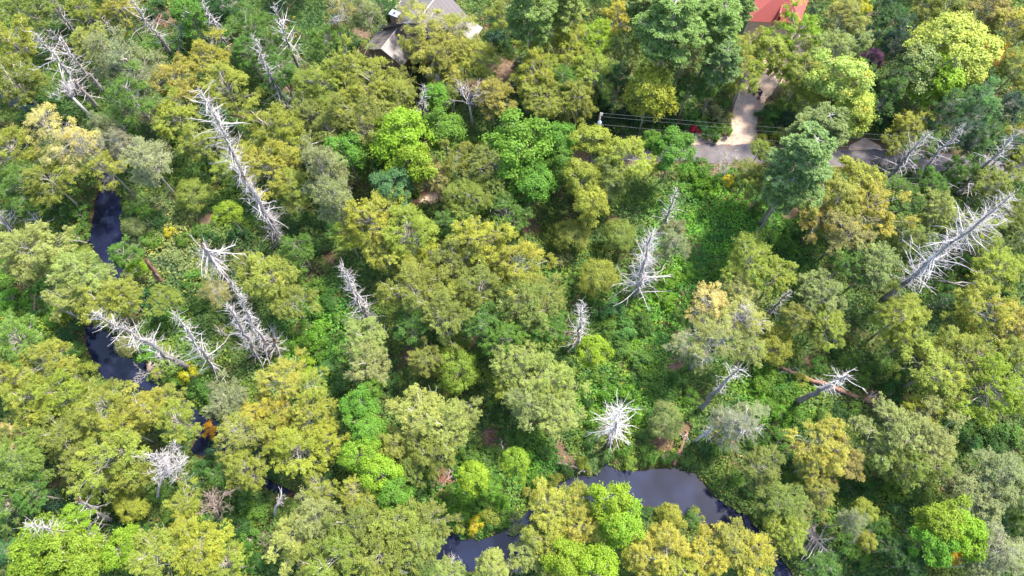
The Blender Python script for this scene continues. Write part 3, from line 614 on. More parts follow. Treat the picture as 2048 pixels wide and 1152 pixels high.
TREE_DATA = '''
A 30 90 50 yol|A 60 20 50 olive|A 35 170 58 olive|A 165 20 38 yol|A 240 15 42 gold|A 170 80 38 pale|H 248 132 68 sage|H 285 160 62 sage|H 270 225 62 green|H 200 250 30 sage
A 345 165 50 gold|A 420 120 45 gold|A 450 175 48 yol|A 350 235 52 yol|A 400 290 38 yol|S 95 255 45 cream|S 150 295 50 cream|S 215 335 40 yol|S 190 290 30 grey|H 300 330 62 grey|H 255 290 38 grey|A 25 300 48 olive|A 105 365 50 olive|A 50 370 44 green|A 120 310 30 pale
R 388 390 38 yol|M 457 427 26 ybright|A 440 20 45 dark|A 500 60 45 green|A 480 110 38 green|A 560 90 42 green|A 655 80 34 green|M 380 30 34 green|A 560 150 36 green
S 685 25 42 brown|H 735 35 38 sage|A 765 25 30 dark|S 845 60 54 gold|S 905 65 46 gold|A 875 110 54 gold|S 838 100 32 gold|A 925 100 36 gold|A 960 120 40 yol|A 985 200 44 gold|A 905 150 30 gold|A 880 140 26 yol
A 695 150 50 yol|A 745 175 55 yol|A 735 255 62 olive|A 640 170 50 olive|A 620 225 42 olive|A 560 250 56 olive|A 795 205 42 olive|A 800 168 30 olive|A 700 210 45 yol|A 660 265 40 olive|M 808 278 60 ybright|M 815 325 48 ybright|M 888 262 40 bright|M 870 198 28 bright|M 785 380 40 teal
H 650 340 58 sage|H 668 405 58 sage|M 695 305 40 bright|A 530 335 55 gold|A 560 295 42 yol|A 580 380 44 yol|M 1036 300 60 bright|M 1060 365 44 bright|M 1114 290 38 bright|M 1120 335 32 green|M 1185 288 40 yol|A 1250 320 52 yol|A 1225 360 36 olive|M 1303 288 24 bright|M 1345 303 38 bright|M 1162 360 36 yol|M 1180 410 34 yol
A 990 335 54 olive|A 920 330 42 olive|A 870 355 34 brown|A 935 415 48 olive|A 1000 380 42 olive|A 1015 430 44 green|A 1055 400 28 olive|A 905 450 34 green
P 1060 25 58 pine|P 1130 10 44 pine|A 1093 70 44 yol|A 1140 55 34 yol|A 1150 105 38 yol|A 1068 155 48 yol|A 1190 85 42 ybright|A 1190 150 44 yol|A 1232 40 38 gold|A 1155 205 46 olive|A 1085 205 44 olive|A 1095 130 36 yol|A 1120 170 36 green|A 1010 40 36 olive
P 1340 55 78 pine|P 1435 55 58 pine|P 1290 20 44 pine|P 1445 125 42 pine|S 1364 118 42 brown|M 1298 190 50 yol|A 1375 185 38 green|A 1230 165 36 dark|A 1245 110 38 olive|A 1320 130 30 olive|A 1490 150 46 yol|A 1490 105 38 yol|A 1410 175 26 green|P 1478 15 34 pine
A 1588 75 52 ybright|A 1605 150 44 yol|A 1572 140 32 ybright|A 1685 45 46 pale|A 1672 105 48 pale|M 1680 180 58 lime|M 1700 225 44 lime|A 1630 210 36 yol|R 1744 118 26 purple|M 1700 8 30 yellow|C 1622 32 18 deep|A 1780 40 34 dark|H 1790 85 36 deep|C 1765 20 28 deep|A 1720 140 24 green
M 1880 95 62 lime|M 1925 120 52 lime|M 1830 145 48 pale|M 1870 165 48 ybright|A 1965 25 52 brown|A 2025 55 50 gold|A 1900 10 46 olive|A 1850 25 34 olive|A 1990 105 26 orange|A 2035 140 42 olive|H 1950 210 52 teal|H 2015 220 44 deep|H 1890 225 40 dark|H 1790 180 30 green|A 1760 210 30 dark
P 1640 265 60 pine|P 1600 330 70 pine|P 1570 385 44 pine|A 1820 255 36 yol|A 1790 290 24 yol|A 1720 360 52 gold|A 1670 400 56 gold|A 1735 420 52 gold|A 1690 465 50 brown|A 1640 440 38 brown|A 1500 345 34 olive|A 1525 375 38 olive|M 1456 362 11 yellow|A 1520 300 22 olive
A 1780 375 34 green|H 1900 285 44 deep|A 2035 320 34 yol|A 1980 365 40 olive|A 1876 420 40 pale|A 1805 410 36 green|A 1815 470 38 olive|A 1860 365 34 green|A 1930 350 32 green|A 2040 270 24 gold
A 1744 535 48 pale|A 1695 520 38 green|A 1635 590 48 pale|A 1655 650 42 yol|A 1600 640 34 olive|A 1800 635 54 yol|A 1820 680 44 yol|H 1882 608 24 dark|A 1955 620 60 yol|A 1998 545 50 yol|A 2030 655 48 gold|A 2040 470 40 olive|A 1965 470 42 olive|A 2010 425 40 olive|A 1870 740 62 yol|A 1930 715 56 yol|A 1990 780 66 ybright|A 2040 720 44 yol|A 1890 800 44 olive|A 1925 660 34 yol
A 1500 525 52 yol|A 1555 555 40 yol|A 1480 575 40 pale|S 1420 610 46 cream|S 1480 640 55 pale|S 1430 680 55 pale|S 1380 690 38 grey|S 1500 700 36 pale|R 1548 692 40 yol|H 1326 450 46 sage|H 1345 490 34 sage|R 1145 470 37 olive|R 1240 470 36 olive|R 1195 556 42 olive
A 745 445 60 yol|A 815 470 58 yol|A 770 505 42 gold|A 700 475 36 yol|A 960 485 56 gold|A 1030 535 56 yol|A 905 530 50 olive|A 830 580 62 olive|A 880 630 58 olive|A 960 570 54 olive|A 1050 620 60 olive|A 970 650 46 green|A 1010 680 46 green|A 820 645 44 green|A 1090 600 40 olive|A 860 520 36 yol|A 910 600 40 gold|A 940 430 32 green|A 1095 660 36 green
A 545 555 58 yol|A 580 600 44 olive|A 500 540 34 olive|A 600 500 36 green|A 735 680 50 pale|A 738 735 46 pale|A 850 722 36 olive|R 910 740 52 lgreen|A 1040 735 54 pale|A 1100 760 52 pale|A 1060 800 50 pale|A 1120 835 42 pale|A 1020 780 34 yol|A 560 750 50 gold|A 620 780 38 yol
A 75 480 60 pale|A 60 530 40 pale|A 160 556 56 pale|A 240 588 44 yol|A 140 590 42 pale|A 210 610 44 yol|A 35 680 52 lgreen|A 20 750 48 yol|A 100 730 50 yol|A 70 800 55 yol|A 130 790 50 yol|R 257 688 24 sage|R 268 455 22 sage|A 330 590 30 olive|S 435 585 30 brown|A 250 510 28 green|R 275 535 20 ybright
A 205 812 52 yol|A 292 822 46 gold|A 352 838 40 yol|A 330 795 30 yol|A 250 860 48 yol|A 130 870 50 olive|A 60 860 44 olive|A 235 910 58 yol|A 270 950 38 olive|A 160 920 44 olive|A 40 930 56 lgreen|A 60 985 40 green|R 262 1008 36 yol|M 15 880 32 cream|A 195 960 34 olive|A 20 1010 34 lgreen
A 370 1005 32 yol|S 480 870 46 gold|A 520 830 36 gold|A 490 940 46 olive|A 455 800 40 sage|A 545 860 36 yol|M 90 1100 52 ybright|M 160 1110 55 ybright|M 150 1065 36 ybright|M 230 1090 40 ybright|M 60 1140 44 ybright|H 22 1105 36 teal|A 320 1110 58 yol|A 400 1100 55 yol|A 450 1130 40 yol|A 370 1060 34 yol|A 440 950 26 green
A 620 830 48 yol|A 600 900 52 yol|A 650 880 40 yol|A 560 830 32 gold|A 630 1030 48 pale|A 585 1080 42 pale|S 640 980 34 yol|M 720 810 34 bright|M 735 860 34 bright|M 720 910 38 ybright|M 760 950 40 ybright|M 790 990 34 bright|M 740 780 24 bright|S 715 985 38 gold|A 845 830 58 pale|A 890 860 48 pale|A 860 900 46 olive|A 920 835 34 pale|A 790 890 34 gold
A 720 1050 52 olive|A 790 1045 56 olive|A 840 1080 52 olive|A 680 1110 56 olive|A 760 1110 54 olive|A 860 1040 38 olive|A 640 1140 42 olive|A 900 1145 34 pale|A 820 940 32 olive|M 950 955 32 ybright|M 1032 925 30 ybright|M 1185 700 32 ybright|M 980 975 22 bright
A 1102 1015 48 gold|A 1160 1050 40 gold|M 1222 1008 42 ybright|M 1240 1050 42 ybright|A 1095 1090 44 yol|A 1060 1110 38 pale|A 985 1140 40 pale|M 1130 1125 42 ybright|M 1190 1140 44 ybright|A 1335 1092 46 gold|A 1290 1110 44 gold|M 1382 1042 16 green|M 1340 1032 26 yol|A 1470 1092 44 gold|A 1410 1110 44 gold|A 1500 1110 46 gold|A 1360 1140 44 yol
H 1460 850 48 grey|H 1495 830 38 grey|A 1522 930 44 olive|A 1562 1000 42 olive|A 1560 1058 36 yol|R 1330 842 38 sage|A 1650 890 54 gold|A 1625 930 40 gold|A 1690 920 38 brown|A 1640 985 34 gold|A 1790 870 62 pale|A 1850 880 56 pale|A 1820 930 50 olive|A 1760 900 46 olive|A 1870 910 36 pale|A 1990 950 60 sage|A 1960 1000 52 sage|A 2035 990 46 pale|A 1900 960 30 sage
A 1580 1070 42 olive|A 1595 1020 30 pale|H 1700 1045 34 sage|M 1728 1022 24 yol|M 1733 1082 18 yol|M 1880 1050 46 ybright|M 1930 1070 44 ybright|M 1860 1090 38 bright|M 1908 1106 18 orange|M 1900 1040 28 ybright|S 2000 1100 50 grey|A 1960 1130 40 grey|A 2040 1130 36 pale|A 1790 1100 26 dark|A 1650 1130 30 green|A 2045 1050 26 green|A 1830 1130 30 dark
M 900 190 16 olive|A 1850 298 32 green|H 1950 285 40 dark|A 2015 300 32 dark|A 1150 1000 34 gold|M 1530 110 34 yol|A 1840 820 36 yol|A 1060 575 34 yol|A 470 330 28 yol|H 760 330 20 dark|A 435 240 30 dark'''
for row in TREE_DATA.strip().replace('\n', '|').split('|'):
    k, x, y, r, tone = row.split(); plant(k, float(x), float(y), float(r), tone)
# trees whose crowns stand just outside the picture
OUT = random.Random(3)
for _ in range(46):
    side = OUT.choice('LRTB'); tone = OUT.choice(('olive', 'yol', 'green', 'pale', 'dark')); r = OUT.uniform(45, 60)
    if side == 'L': x, y = OUT.uniform(-170, -50), OUT.uniform(0, 1152)
    elif side == 'R': x, y = OUT.uniform(2100, 2220), OUT.uniform(0, 1152)
    elif side == 'T': x, y = OUT.uniform(-50, 2100), OUT.uniform(-160, -55)
    else: x, y = OUT.uniform(-50, 2100), OUT.uniform(1210, 1330)
    if side == 'T' and (1440 < x < 1700 or 700 < x < 960): continue
    c = P(x, y, 8)
    if paved_sd(np.array([c.x]), np.array([c.y]))[0] < 4: continue
    if any(math.hypot(c.x - t[0], c.y - t[1]) < 4.2 for t in TREES): continue
    plant('A', x, y, r, tone)

# listed shrubs: x y r tone
SHRUB_DATA = '''1415 215 30 sage|1440 240 26 sage|1395 235 24 green|1425 265 24 green|1450 262 18 green|1405 250 18 teal|1370 240 22 dark|1345 245 20 dark|1540 230 26 dark|1575 245 28 deep|1535 260 20 dark|1560 215 20 green
1515 185 12 purple|1565 270 22 yol|1530 285 20 yol|1385 320 16 dark|1400 340 22 bright|1380 350 20 bright|1420 370 22 bright|990 75 20 deep|1010 95 22 dark|1025 75 24 deep|990 55 18 dark|1000 30 24 dark|1040 130 18 deep|720 160 16 green|740 140 16 bright|690 120 20 dark|705 90 24 dark|680 100 20 dark|930 100 10 deep
300 705 26 bright|325 695 20 yol|150 700 24 dark|175 735 20 yol|140 660 26 dark|110 640 22 green|80 620 24 green|20 600 26 bright|400 770 26 green|380 750 22 yellow|420 790 20 green|330 795 16 green|350 770 18 green|160 430 24 green|155 475 18 green|130 420 26 dark|90 400 28 green|40 400 26 green|20 350 24 green|258 415 16 green|290 430 26 green|320 440 26 dark|310 480 26 green|270 490 20 sage
340 465 14 yellow|370 480 20 green|350 520 24 sage|400 460 22 green|420 480 18 dark|380 560 24 green|350 640 24 bright|320 640 24 green|290 600 26 dark|400 610 22 green|620 620 28 green|640 660 26 bright|600 690 26 bright|660 600 24 dark|630 580 22 green|680 640 18 green|610 730 22 ybright|650 740 24 teal|680 770 22 teal|590 660 20 green|700 800 18 dark|640 700 22 bright
1120 520 22 sage|1130 580 24 green|1150 560 18 dark|1110 620 20 green|1200 620 24 dark|1230 620 24 teal|1180 600 18 green|1215 660 22 green|1250 660 26 teal|1290 650 24 green|1330 600 26 bright|1310 560 22 bright|1350 560 26 bright|1360 630 20 green|1240 700 24 green|1280 720 26 green|1200 750 22 green|1220 790 26 bright|1260 790 26 bright|1300 760 26 green|1180 800 20 dark|1190 840 24 green|1180 880 20 dark|1270 830 20 bright|1290 870 20 green|1250 900 20 green|1300 910 22 green|1340 915 16 green|1380 790 20 green|1360 760 22 green
1540 470 22 green|1570 490 24 green|1430 540 20 bright|1380 545 20 bright|1515 420 18 dark|1450 360 22 bright|1400 380 24 bright|1590 460 20 dark
1540 760 28 bright|1570 790 28 bright|1560 830 26 bright|1530 810 24 green|1520 770 24 bright|1600 760 18 yol|1650 840 22 green|1680 830 20 dark|1710 820 22 green|1600 840 24 green|1780 790 26 dark|1720 760 26 green|1760 730 26 green|1700 720 24 green|1670 700 22 dark|1640 730 22 green|1800 760 24 dark|1850 840 24 dark|1900 860 26 green|1940 880 26 dark|1980 860 26 dark|2020 870 26 green|1990 890 20 dark|1840 560 24 dark|1870 570 22 green|1900 590 24 dark|1860 530 22 dark|1920 520 20 green|1950 545 20 dark|2000 590 18 dark
1510 880 22 green|1440 900 26 green|1410 900 24 dark|1470 955 18 green|1500 985 16 dark|1560 880 22 green|1575 920 22 dark|1580 960 24 green|1610 990 18 dark|1700 980 26 dark|1740 980 26 dark|1780 980 26 green|1820 990 24 dark|1790 1010 22 dark|1750 1050 22 dark|1690 1090 26 green|1760 1090 22 dark|1650 1070 24 green|1620 1100 20 green|1720 1120 22 green|2000 1050 22 dark|1990 1030 24 dark|1770 1060 20 green
900 990 22 green|930 990 24 bright|960 1010 26 green|1000 1000 22 bright|980 1030 22 yol|920 1030 20 bright|950 1050 18 yellow|1010 1040 20 green|1070 960 18 bright|1060 990 18 yol|1090 900 20 green|1050 880 18 green|970 920 24 green|940 910 22 green|1030 1050 22 sage|1040 870 16 green|1170 935 14 yol|1390 1030 16 yol|1290 1025 14 dark|1320 1028 14 green
10 460 26 yol|20 520 28 green|20 560 24 green|460 370 24 green|440 350 22 dark|420 330 22 dark|480 470 26 dark|620 440 22 dark|590 460 22 dark|640 490 26 dark|660 460 20 teal|720 330 20 dark|830 370 20 green|960 300 24 olive|940 290 22 green|960 270 22 dark|1000 260 20 dark|560 200 18 green|270 270 18 green|330 280 22 green|100 200 24 dark|130 230 22 dark|60 230 22 dark|50 280 20 deep|160 180 24 deep|120 60 24 dark|330 90 26 dark|370 80 26 dark|400 90 24 green|310 20 26 dark|360 110 20 green|340 130 20 green
110 1000 26 deep|150 1010 26 deep|200 1000 24 deep|190 1040 22 dark|240 1060 24 dark|280 1060 26 dark|320 990 20 green|340 1040 22 green|410 1050 24 green|450 1060 22 dark|480 1050 24 dark|500 1080 26 green|480 1000 24 dark|430 900 20 deep|420 860 18 orange|520 1120 24 dark|510 1020 22 green|540 940 20 dark|400 940 20 dark|720 1010 18 dark|660 950 20 dark|690 880 16 dark|1000 830 20 dark|1010 870 18 green|950 800 20 dark|985 800 18 green|1140 700 18 dark|1130 720 20 dark|930 680 22 green|890 690 20 dark|960 700 20 green|780 760 22 dark|800 800 18 dark
1960 290 26 dark|1800 348 16 green|1830 352 18 dark|1860 356 18 green|1920 358 18 dark|1950 362 18 green|2000 368 20 green|2030 372 20 dark|1780 345 14 green|1930 260 26 dark|1860 250 24 dark|1770 240 26 deep|1740 220 22 deep|1760 180 22 deep|2030 200 22 dark|1330 210 18 deep|1220 220 24 deep|1190 250 20 deep|1250 230 22 deep|1280 240 20 dark|1210 190 18 deep|1840 345 16 green|1890 350 22 dark|1970 335 22 dark|1760 340 14 green|1450 205 16 green|1660 50 18 deep|1740 70 22 deep|1810 60 22 deep|1730 170 20 green|1640 120 16 dark|1070 240 20 deep|1040 220 20 deep|1100 240 18 deep|1140 245 18 deep|1020 230 20 dark'''
for row in SHRUB_DATA.strip().replace('\n', '|').split('|'):
    x, y, r, tone = row.split(); x, y, r = float(x), float(y), float(r)
    plant('B', x, y, r, tone)
for x, y, r, tone in ((1135,938,16,'green'),(1165,925,14,'yol'),(1215,912,14,'green'),(1262,925,14,'lgreen'),(1300,918,14,'green'),(1330,916,12,'sage'),(1375,920,14,'green'),(1110,960,16,'yol'),
 (262,420,14,'green'),(262,500,16,'sage'),(172,410,14,'dark'),(166,455,13,'green'),(168,505,14,'yol'),(310,748,12,'yol'),(160,700,14,'green'),(255,770,14,'yol'),(870,1062,14,'green'),(920,1060,13,'yol'),(985,1052,14,'green')):
    plant('B', x, y, r, tone)
red_bush = plant('B', 1389, 258, 12, 'red', words='crimson rounded bush at the road edge beside the gravel verge')

# ------------------------------------------------------------------ undergrowth: one dense carpet of leaves
GREG = [ # px, py, r px, tone
 (1450,440,110,'bright'),(1480,400,70,'bright'),(1420,470,80,'bright'),(1400,520,60,'bright'),(1330,650,80,'bright'),(1300,820,60,'bright'),(1240,870,50,'green'),(1340,600,60,'bright'),(1430,380,50,'green'),(1550,480,60,'bright'),(1510,430,60,'bright'),(1230,640,70,'green'),(1280,760,80,'green'),(1220,800,60,'bright'),
 (640,640,70,'bright'),(620,720,50,'bright'),(1550,790,60,'bright'),(330,620,80,'green'),(350,520,90,'sage'),(30,580,60,'bright'),(60,640,60,'ybright'),(390,770,50,'green'),(1420,1000,30,'green'),
 (930,1010,70,'bright'),(1070,930,50,'bright'),(1290,890,60,'yol'),(380,290,60,'green'),(1850,580,60,'dark'),(1930,860,70,'dark'),(160,430,80,'green'),(480,420,60,'green'),(1130,560,60,'green'),
 (200,120,80,'dark'),(1200,230,80,'deep'),(560,60,90,'dark'),(1740,60,80,'dark'),(480,1080,70,'green'),(1700,1060,70,'green'),(300,450,60,'sage')]
GREG = [(*P(x, y, 1)[:2], r * depth(P(x, y, 1)) / F, (T[t][0] if t != 'bright' else (0.085, 0.235, 0.026))) for x, y, r, t in GREG]
rs = np.random.RandomState(11)
NG = 620000
gy_ = rs.uniform(-6, 92, NG); gx_ = rs.uniform(-1, 1, NG) * (62 + 0.29 * np.clip(gy_, 0, None))
tr = np.array([(t[0], t[1], t[2]) for t in TREES if t[2] > 2.0])
shade = np.zeros(NG)
for x, y, r in tr:
    shade = np.maximum(shade, 1 - np.clip(np.hypot(gx_ - x, gy_ - y) / (r * 0.8), 0, 1))
ssd = stream_sd(gx_, gy_); psd = paved_sd(gx_, gy_); hsd = house_sd(gx_, gy_); rb, tb = bare_masks(gx_, gy_)
mound = fbm(gx_ * 0.42, gy_ * 0.42, 31, 3)
dens = (1 - 0.55 * np.clip(shade * 2, 0, 1)) * np.clip(0.55 + 1.1 * fbm(gx_ * 0.9, gy_ * 0.9, 41), 0, 1) * (1 - 0.93 * np.clip(np.maximum(rb, tb), 0, 1))
clr = np.zeros(NG)
for x, y, r_px in ((1450,440,95),(1400,520,60),(1340,600,55),(1300,680,60),(1560,790,50)):
    q = P(x, y); clr = np.maximum(clr, 1 - sstep(0.7, 1.3, np.hypot(gx_ - q.x, gy_ - q.y) / (r_px * depth(q) / F)))
dens = np.maximum(dens, clr * 0.95)
keep = (rs.uniform(size=NG) < dens) & (ssd > -0.45 + 0.9 * fbm(gx_ * 1.1, gy_ * 1.1, 77)) & (psd > 0.35) & (hsd > 0.4)
gx_, gy_, mound, ssd, psd = gx_[keep], gy_[keep], mound[keep], ssd[keep], psd[keep]; n = len(gx_)
amp = np.clip(np.minimum(ssd, psd) / 2.5, 0.12, 1)
hh = (0.15 + 2.1 * np.clip(mound - 0.28, 0, 1) ** 1.1) * amp
fine = fbm(gx_ * 1.7, gy_ * 1.7, 51, 2); hh = hh * (0.6 + 0.8 * fine)
z = np.maximum(ground_z(gx_, gy_), -0.2) + hh * (1 - 0.35 * rs.uniform(size=n) ** 2)
e = 0.25
def hmap(x, y): return 1.7 * fbm(x * 0.42, y * 0.42, 31, 3) + 0.7 * fbm(x * 1.7, y * 1.7, 51, 2)
h0 = hmap(gx_, gy_); dx = (hmap(gx_ + e, gy_) - h0) / e; dy = (hmap(gx_, gy_ + e) - h0) / e
nr = np.stack([-dx, -dy, np.ones(n)], 1) + rs.normal(scale=0.42, size=(n, 3))
base = np.array([0.085, 0.135, 0.032])[None] * (0.7 + 0.6 * fbm(gx_ * 0.12, gy_ * 0.12, 61)[:, None])
wsum = np.full((n, 1), 0.6); acc = base * 0.6
for x, y, r, c in GREG:
    w = np.exp(-((gx_ - x) ** 2 + (gy_ - y) ** 2) / (r * r) * 1.3)[:, None] * 2.5
    acc = acc + w * np.array(c)[None]; wsum += w
col = acc / wsum
sp = fbm(gx_ * 0.55, gy_ * 0.55, 71, 3)[:, None]
col = np.where(sp > 0.6, col * np.array([1.32, 1.22, 0.9]), np.where(sp < 0.38, col * np.array([0.6, 0.72, 0.9]), col))
flick = rs.uniform(size=(n, 1)); col = np.where(flick > 0.992, np.array([0.35, 0.24, 0.03]), col); col = np.where(flick < 0.004, np.array([0.25, 0.09, 0.04]), col)
sz = rs.uniform(0.16, 0.38, n)
gm = leaf_mesh('undergrowth', np.stack([gx_, gy_, z], 1), nr, rs.normal(size=(n, 3)), sz, sz * 0.72, M_GLEAF, np.clip(rs.normal(0.42, 0.2, n), 0, 1), None, col)
tag(link('undergrowth', gm), 'low green undergrowth carpeting the forest floor between the trees', 'undergrowth', None, 'stuff')

# ------------------------------------------------------------------ dead trees
def branch_mesh(seed, R0=0.031):
    rs = random.Random(seed); m = MB(); p = Vector((0, 0, 0)); d = Vector((1, 0, 0)); pts = [p.copy()]; rad = [R0]
    curl = Vector((0, rs.uniform(-0.2, 0.2), rs.uniform(-0.15, 0.3))); seg = 6
    for s in range(seg):
        d = (d + curl * 0.3 + Vector([rs.gauss(0, 0.10) for _ in range(3)])).normalized(); p = p + d / seg; pts.append(p.copy()); rad.append(R0 * (1 - (s + 1) / seg) + R0 * 0.2)
    m.tube(pts, rad, 4, cap=False)
    for _ in range(rs.randint(1, 4)):
        k = rs.randint(2, 5); dd = (Vector((0.7, rs.uniform(-1, 1), rs.uniform(-0.5, 0.7)))).normalized(); L = rs.uniform(0.18, 0.42)
        q = pts[k]; mid = q + dd * L * 0.5 + Vector([rs.gauss(0, 0.03) for _ in range(3)])
        m.tube([q, mid, q + dd * L], [R0 * 0.5, R0 * 0.36, R0 * 0.16], 3, cap=False)
    return m.mesh('branch', M_BRANCH)
BR = [branch_mesh(900 + k) for k in range(18)]
BRL = [branch_mesh(950 + k, 0.019) for k in range(14)]
def snag(bx, by, tx, ty, r0, nb, Lmax, label, prof='mid', lift=0.25, start=0.15, top=0.04, seed=1, broken=False, twigs=0, mat=None, thick=1.0, hov=None, name='dead_tree', bend=0.015):
    rs = random.Random(seed * 31 + 5); r0 *= 0.95; top *= 0.85; Lmax *= 1.08 if by > 300 else 1.25; twigs = int(twigs * 0.9); h = hov or vertical_h(bx, by, tx, ty)
    B = P(bx, by); Tp = P(tx, ty, h); V = Tp - B
    root = empty(name, B); tag(root, label, 'dead tree', 'bleached dead standing trees')
    nseg = 10; bo = [Vector((rs.uniform(-1, 1), rs.uniform(-1, 1), 0)) * bend * h * math.sin(k / nseg * math.pi) for k in range(nseg + 1)]
    pts = [V * (k / nseg) + bo[k] for k in range(nseg + 1)]; pts[0].z -= 0.4
    rad = [r0 * (1 - k / nseg) ** 0.85 + top for k in range(nseg + 1)]; rad[0] *= 1.25
    if broken: rad = [r0 * (1 - 0.35 * k / nseg) for k in range(nseg + 1)]
    m = MB(); m.tube(pts, rad, 8); m.build('trunk', mat or M_SNAG, root, True)
    if broken:
        m = MB()
        for k in range(9):
            a = k * 0.7; o = Vector((math.cos(a), math.sin(a), 0)) * rad[-1] * 0.75
            m.tube([pts[-1] + o - V.normalized() * 0.3, pts[-1] + o * rs.uniform(0.6, 1.1) + V.normalized() * rs.uniform(0.15, 0.9)], [0.09, 0.015], 4)
        m.build('splintered_top', M_ROT, root)
    ax = V.normalized(); e1 = ax.cross(Vector((0, 1, 0))).normalized(); e2 = ax.cross(e1)
    def along(t):
        f = t * nseg; k = min(nseg - 1, int(f)); return pts[k].lerp(pts[k + 1], f - k)
    for k in range(nb):
        t = start + (0.985 - start) * ((k + rs.random()) / nb)
        u = (t - start) / (1 - start)
        if prof == 'mid': L = Lmax * (0.25 + 0.75 * math.sin(math.pi * min(1, 0.18 + 0.8 * u)) ** 1.2)
        elif prof == 'cone': L = Lmax * (1 - 0.85 * u)
        elif prof == 'top': L = Lmax * (0.3 + 0.7 * u)
        else: L = Lmax * (0.45 + 0.3 * rs.random())
        L *= (0.6 + 0.8 * float(vnoise(t * 9 + seed, k * 0.37, seed))) * rs.uniform(0.4, 1.2) if rs.random() < 0.85 else rs.uniform(1.1, 1.6); L = max(0.25, L)
        a = k * 2.39996 + rs.uniform(-0.6, 0.6); el = lift + rs.gauss(0, 0.28)
        d = (e1 * math.cos(a) + e2 * math.sin(a)) * math.cos(el) + ax * math.sin(el)
        if rs.random() < 0.08: continue
        o = link('branch', rs.choice(BRL if L > 1.3 else BR), root); o.location = along(t)
        q = d.to_track_quat('X', 'Z') @ Quaternion((1, 0, 0), rs.uniform(0, 6.28)); o.rotation_mode = 'QUATERNION'; o.rotation_quaternion = q
        tk = thick * (0.9 if L > 1.5 else 1.25)
        o.scale = (L, L * 0.95 if L > 1 else max(L, 0.7) * 1.0, L * 0.95 if L > 1 else max(L, 0.7))
        if thick != 1.0: o.scale = (o.scale[0], o.scale[1] * thick, o.scale[2] * thick)
    if twigs:
        m = MB()
        for k in range(twigs):
            t = rs.uniform(start, 0.97); a = rs.uniform(0, 6.28); el = lift + rs.gauss(0, 0.5); L = Lmax * rs.uniform(0.2, 0.6)
            d = (e1 * math.cos(a) + e2 * math.sin(a)) * math.cos(el) + ax * math.sin(el); p = along(t)
            m.tube([p, p + d * L * 0.5 + Vector([rs.gauss(0, .08) for _ in range(3)]), p + d * L + Vector([rs.gauss(0, .15) for _ in range(3)])], [0.014, 0.011, 0.005], 3, cap=False)
        tag(m.build('twigs', M_BRANCH, root), kind='stuff')
    return root
snag(200,222,60,58,0.27,70,2.1,'tall grey dead tree hung with lichen at upper left, its tip nearest the left edge',lift=0.1,seed=1,twigs=160)
snag(212,190,100,57,0.22,75,1.5,'slim dead tree standing close behind the lichen-hung one at upper left',seed=2,twigs=90)
snag(150,68,96,-10,0.26,50,1.5,'thick grey dead tree running out of the top edge, leftmost there',seed=3,twigs=60)
snag(231,72,176,4,0.16,45,1.5,'small white dead tree above the grey-green drooping tree at upper left',lift=0.4,seed=4,twigs=60)
snag(347,112,250,-14,0.26,75,1.6,'long reddish dead tree beside the brown hollow at the top edge',seed=5,twigs=90)
snag(472,132,400,-8,0.24,85,1.4,'dead tree rising from behind the golden tree to the top edge',seed=6,lift=0.0,twigs=110)
snag(578,222,503,68,0.25,95,1.9,'spiky dead tree with a bushy base left of the broken brown stump',prof='cone',lift=0.1,start=0.06,seed=7,twigs=140)
snag(603,155,547,5,0.20,60,1.9,'clean-stemmed dead tree with branches mostly on its right near the top',lift=0.3,seed=8,twigs=60)
snag(565,492,395,172,0.42,200,2.7,'longest dead tree left of centre, leaning up to the golden tree',prof='flat',lift=0.15,start=0.03,seed=9,twigs=600)
snag(848,259,848,170,0.17,75,1.4,'thin upright dead tree above the tall lime green tree',prof='cone',start=0.1,seed=10,twigs=90,hov=13)
snag(737,640,683,528,0.26,85,2.3,'wide bushy dead tree just above the light olive tree near centre',prof='cone',lift=0.25,start=0.05,seed=11,twigs=200)
snag(433,742,342,617,0.24,65,2.6,'curved dead tree with long drooping lower branches at lower left',prof='cone',lift=-0.05,start=0.1,seed=12,twigs=90)
snag(380,737,182,622,0.30,120,1.9,'long white dead tree leaning left over the lower left stream pool',prof='mid',lift=0.35,start=0.16,seed=13,twigs=200)
snag(470,580,405,492,0.34,80,3.0,'broken-topped dead tree with drooping white branches and reddish lower trunk',lift=-0.45,start=0.45,seed=14,broken=True,twigs=120,prof='top')
snag(542,714,460,558,0.26,120,1.6,'tall spiky dead tree behind its shorter twin below the broken-topped snag',prof='cone',lift=0.1,start=0.04,seed=15,twigs=240)
snag(516,712,453,607,0.24,100,2.1,'shorter spiky dead tree in front of its taller twin, leaning left',prof='cone',lift=0.25,start=0.06,seed=16,twigs=200)
snag(560,716,549,682,0.30,34,2.9,'low stump with a ring of long radiating white branches beside the spiky pair',prof='flat',lift=0.3,start=0.5,seed=17,broken=True)
snag(1270,595,1306,458,0.30,130,3.0,'bushy dead tree with dense white branches between the two round-crowned trees and the clearing',prof='cone',lift=0.2,start=0.1,seed=18,twigs=300)
snag(1155,692,1165,600,0.20,75,2.1,'small spiky dead tree right of the central olive crowns',prof='cone',lift=0.15,start=0.1,seed=19,twigs=90)
snag(1216,892,1243,815,0.26,100,3.0,'short fan-shaped dead tree with dense white branches just above the pond',prof='flat',lift=0.15,start=0.3,seed=20,twigs=150)
snag(1318,470,1356,378,0.17,45,2.0,'dead tree tip poking out above the grey-green tree by the clearing',prof='cone',lift=0.3,start=0.35,seed=21,twigs=40)
snag(1533,632,1583,580,0.20,45,1.5,'small dead tree tip pointing right beside the twiggy pale tree',prof='cone',seed=22,twigs=40)
snag(1765,600,2035,380,0.31,230,2.6,'largest dead tree at right, leaning far up to the right edge',prof='mid',lift=0.12,start=0.17,seed=23,twigs=460)
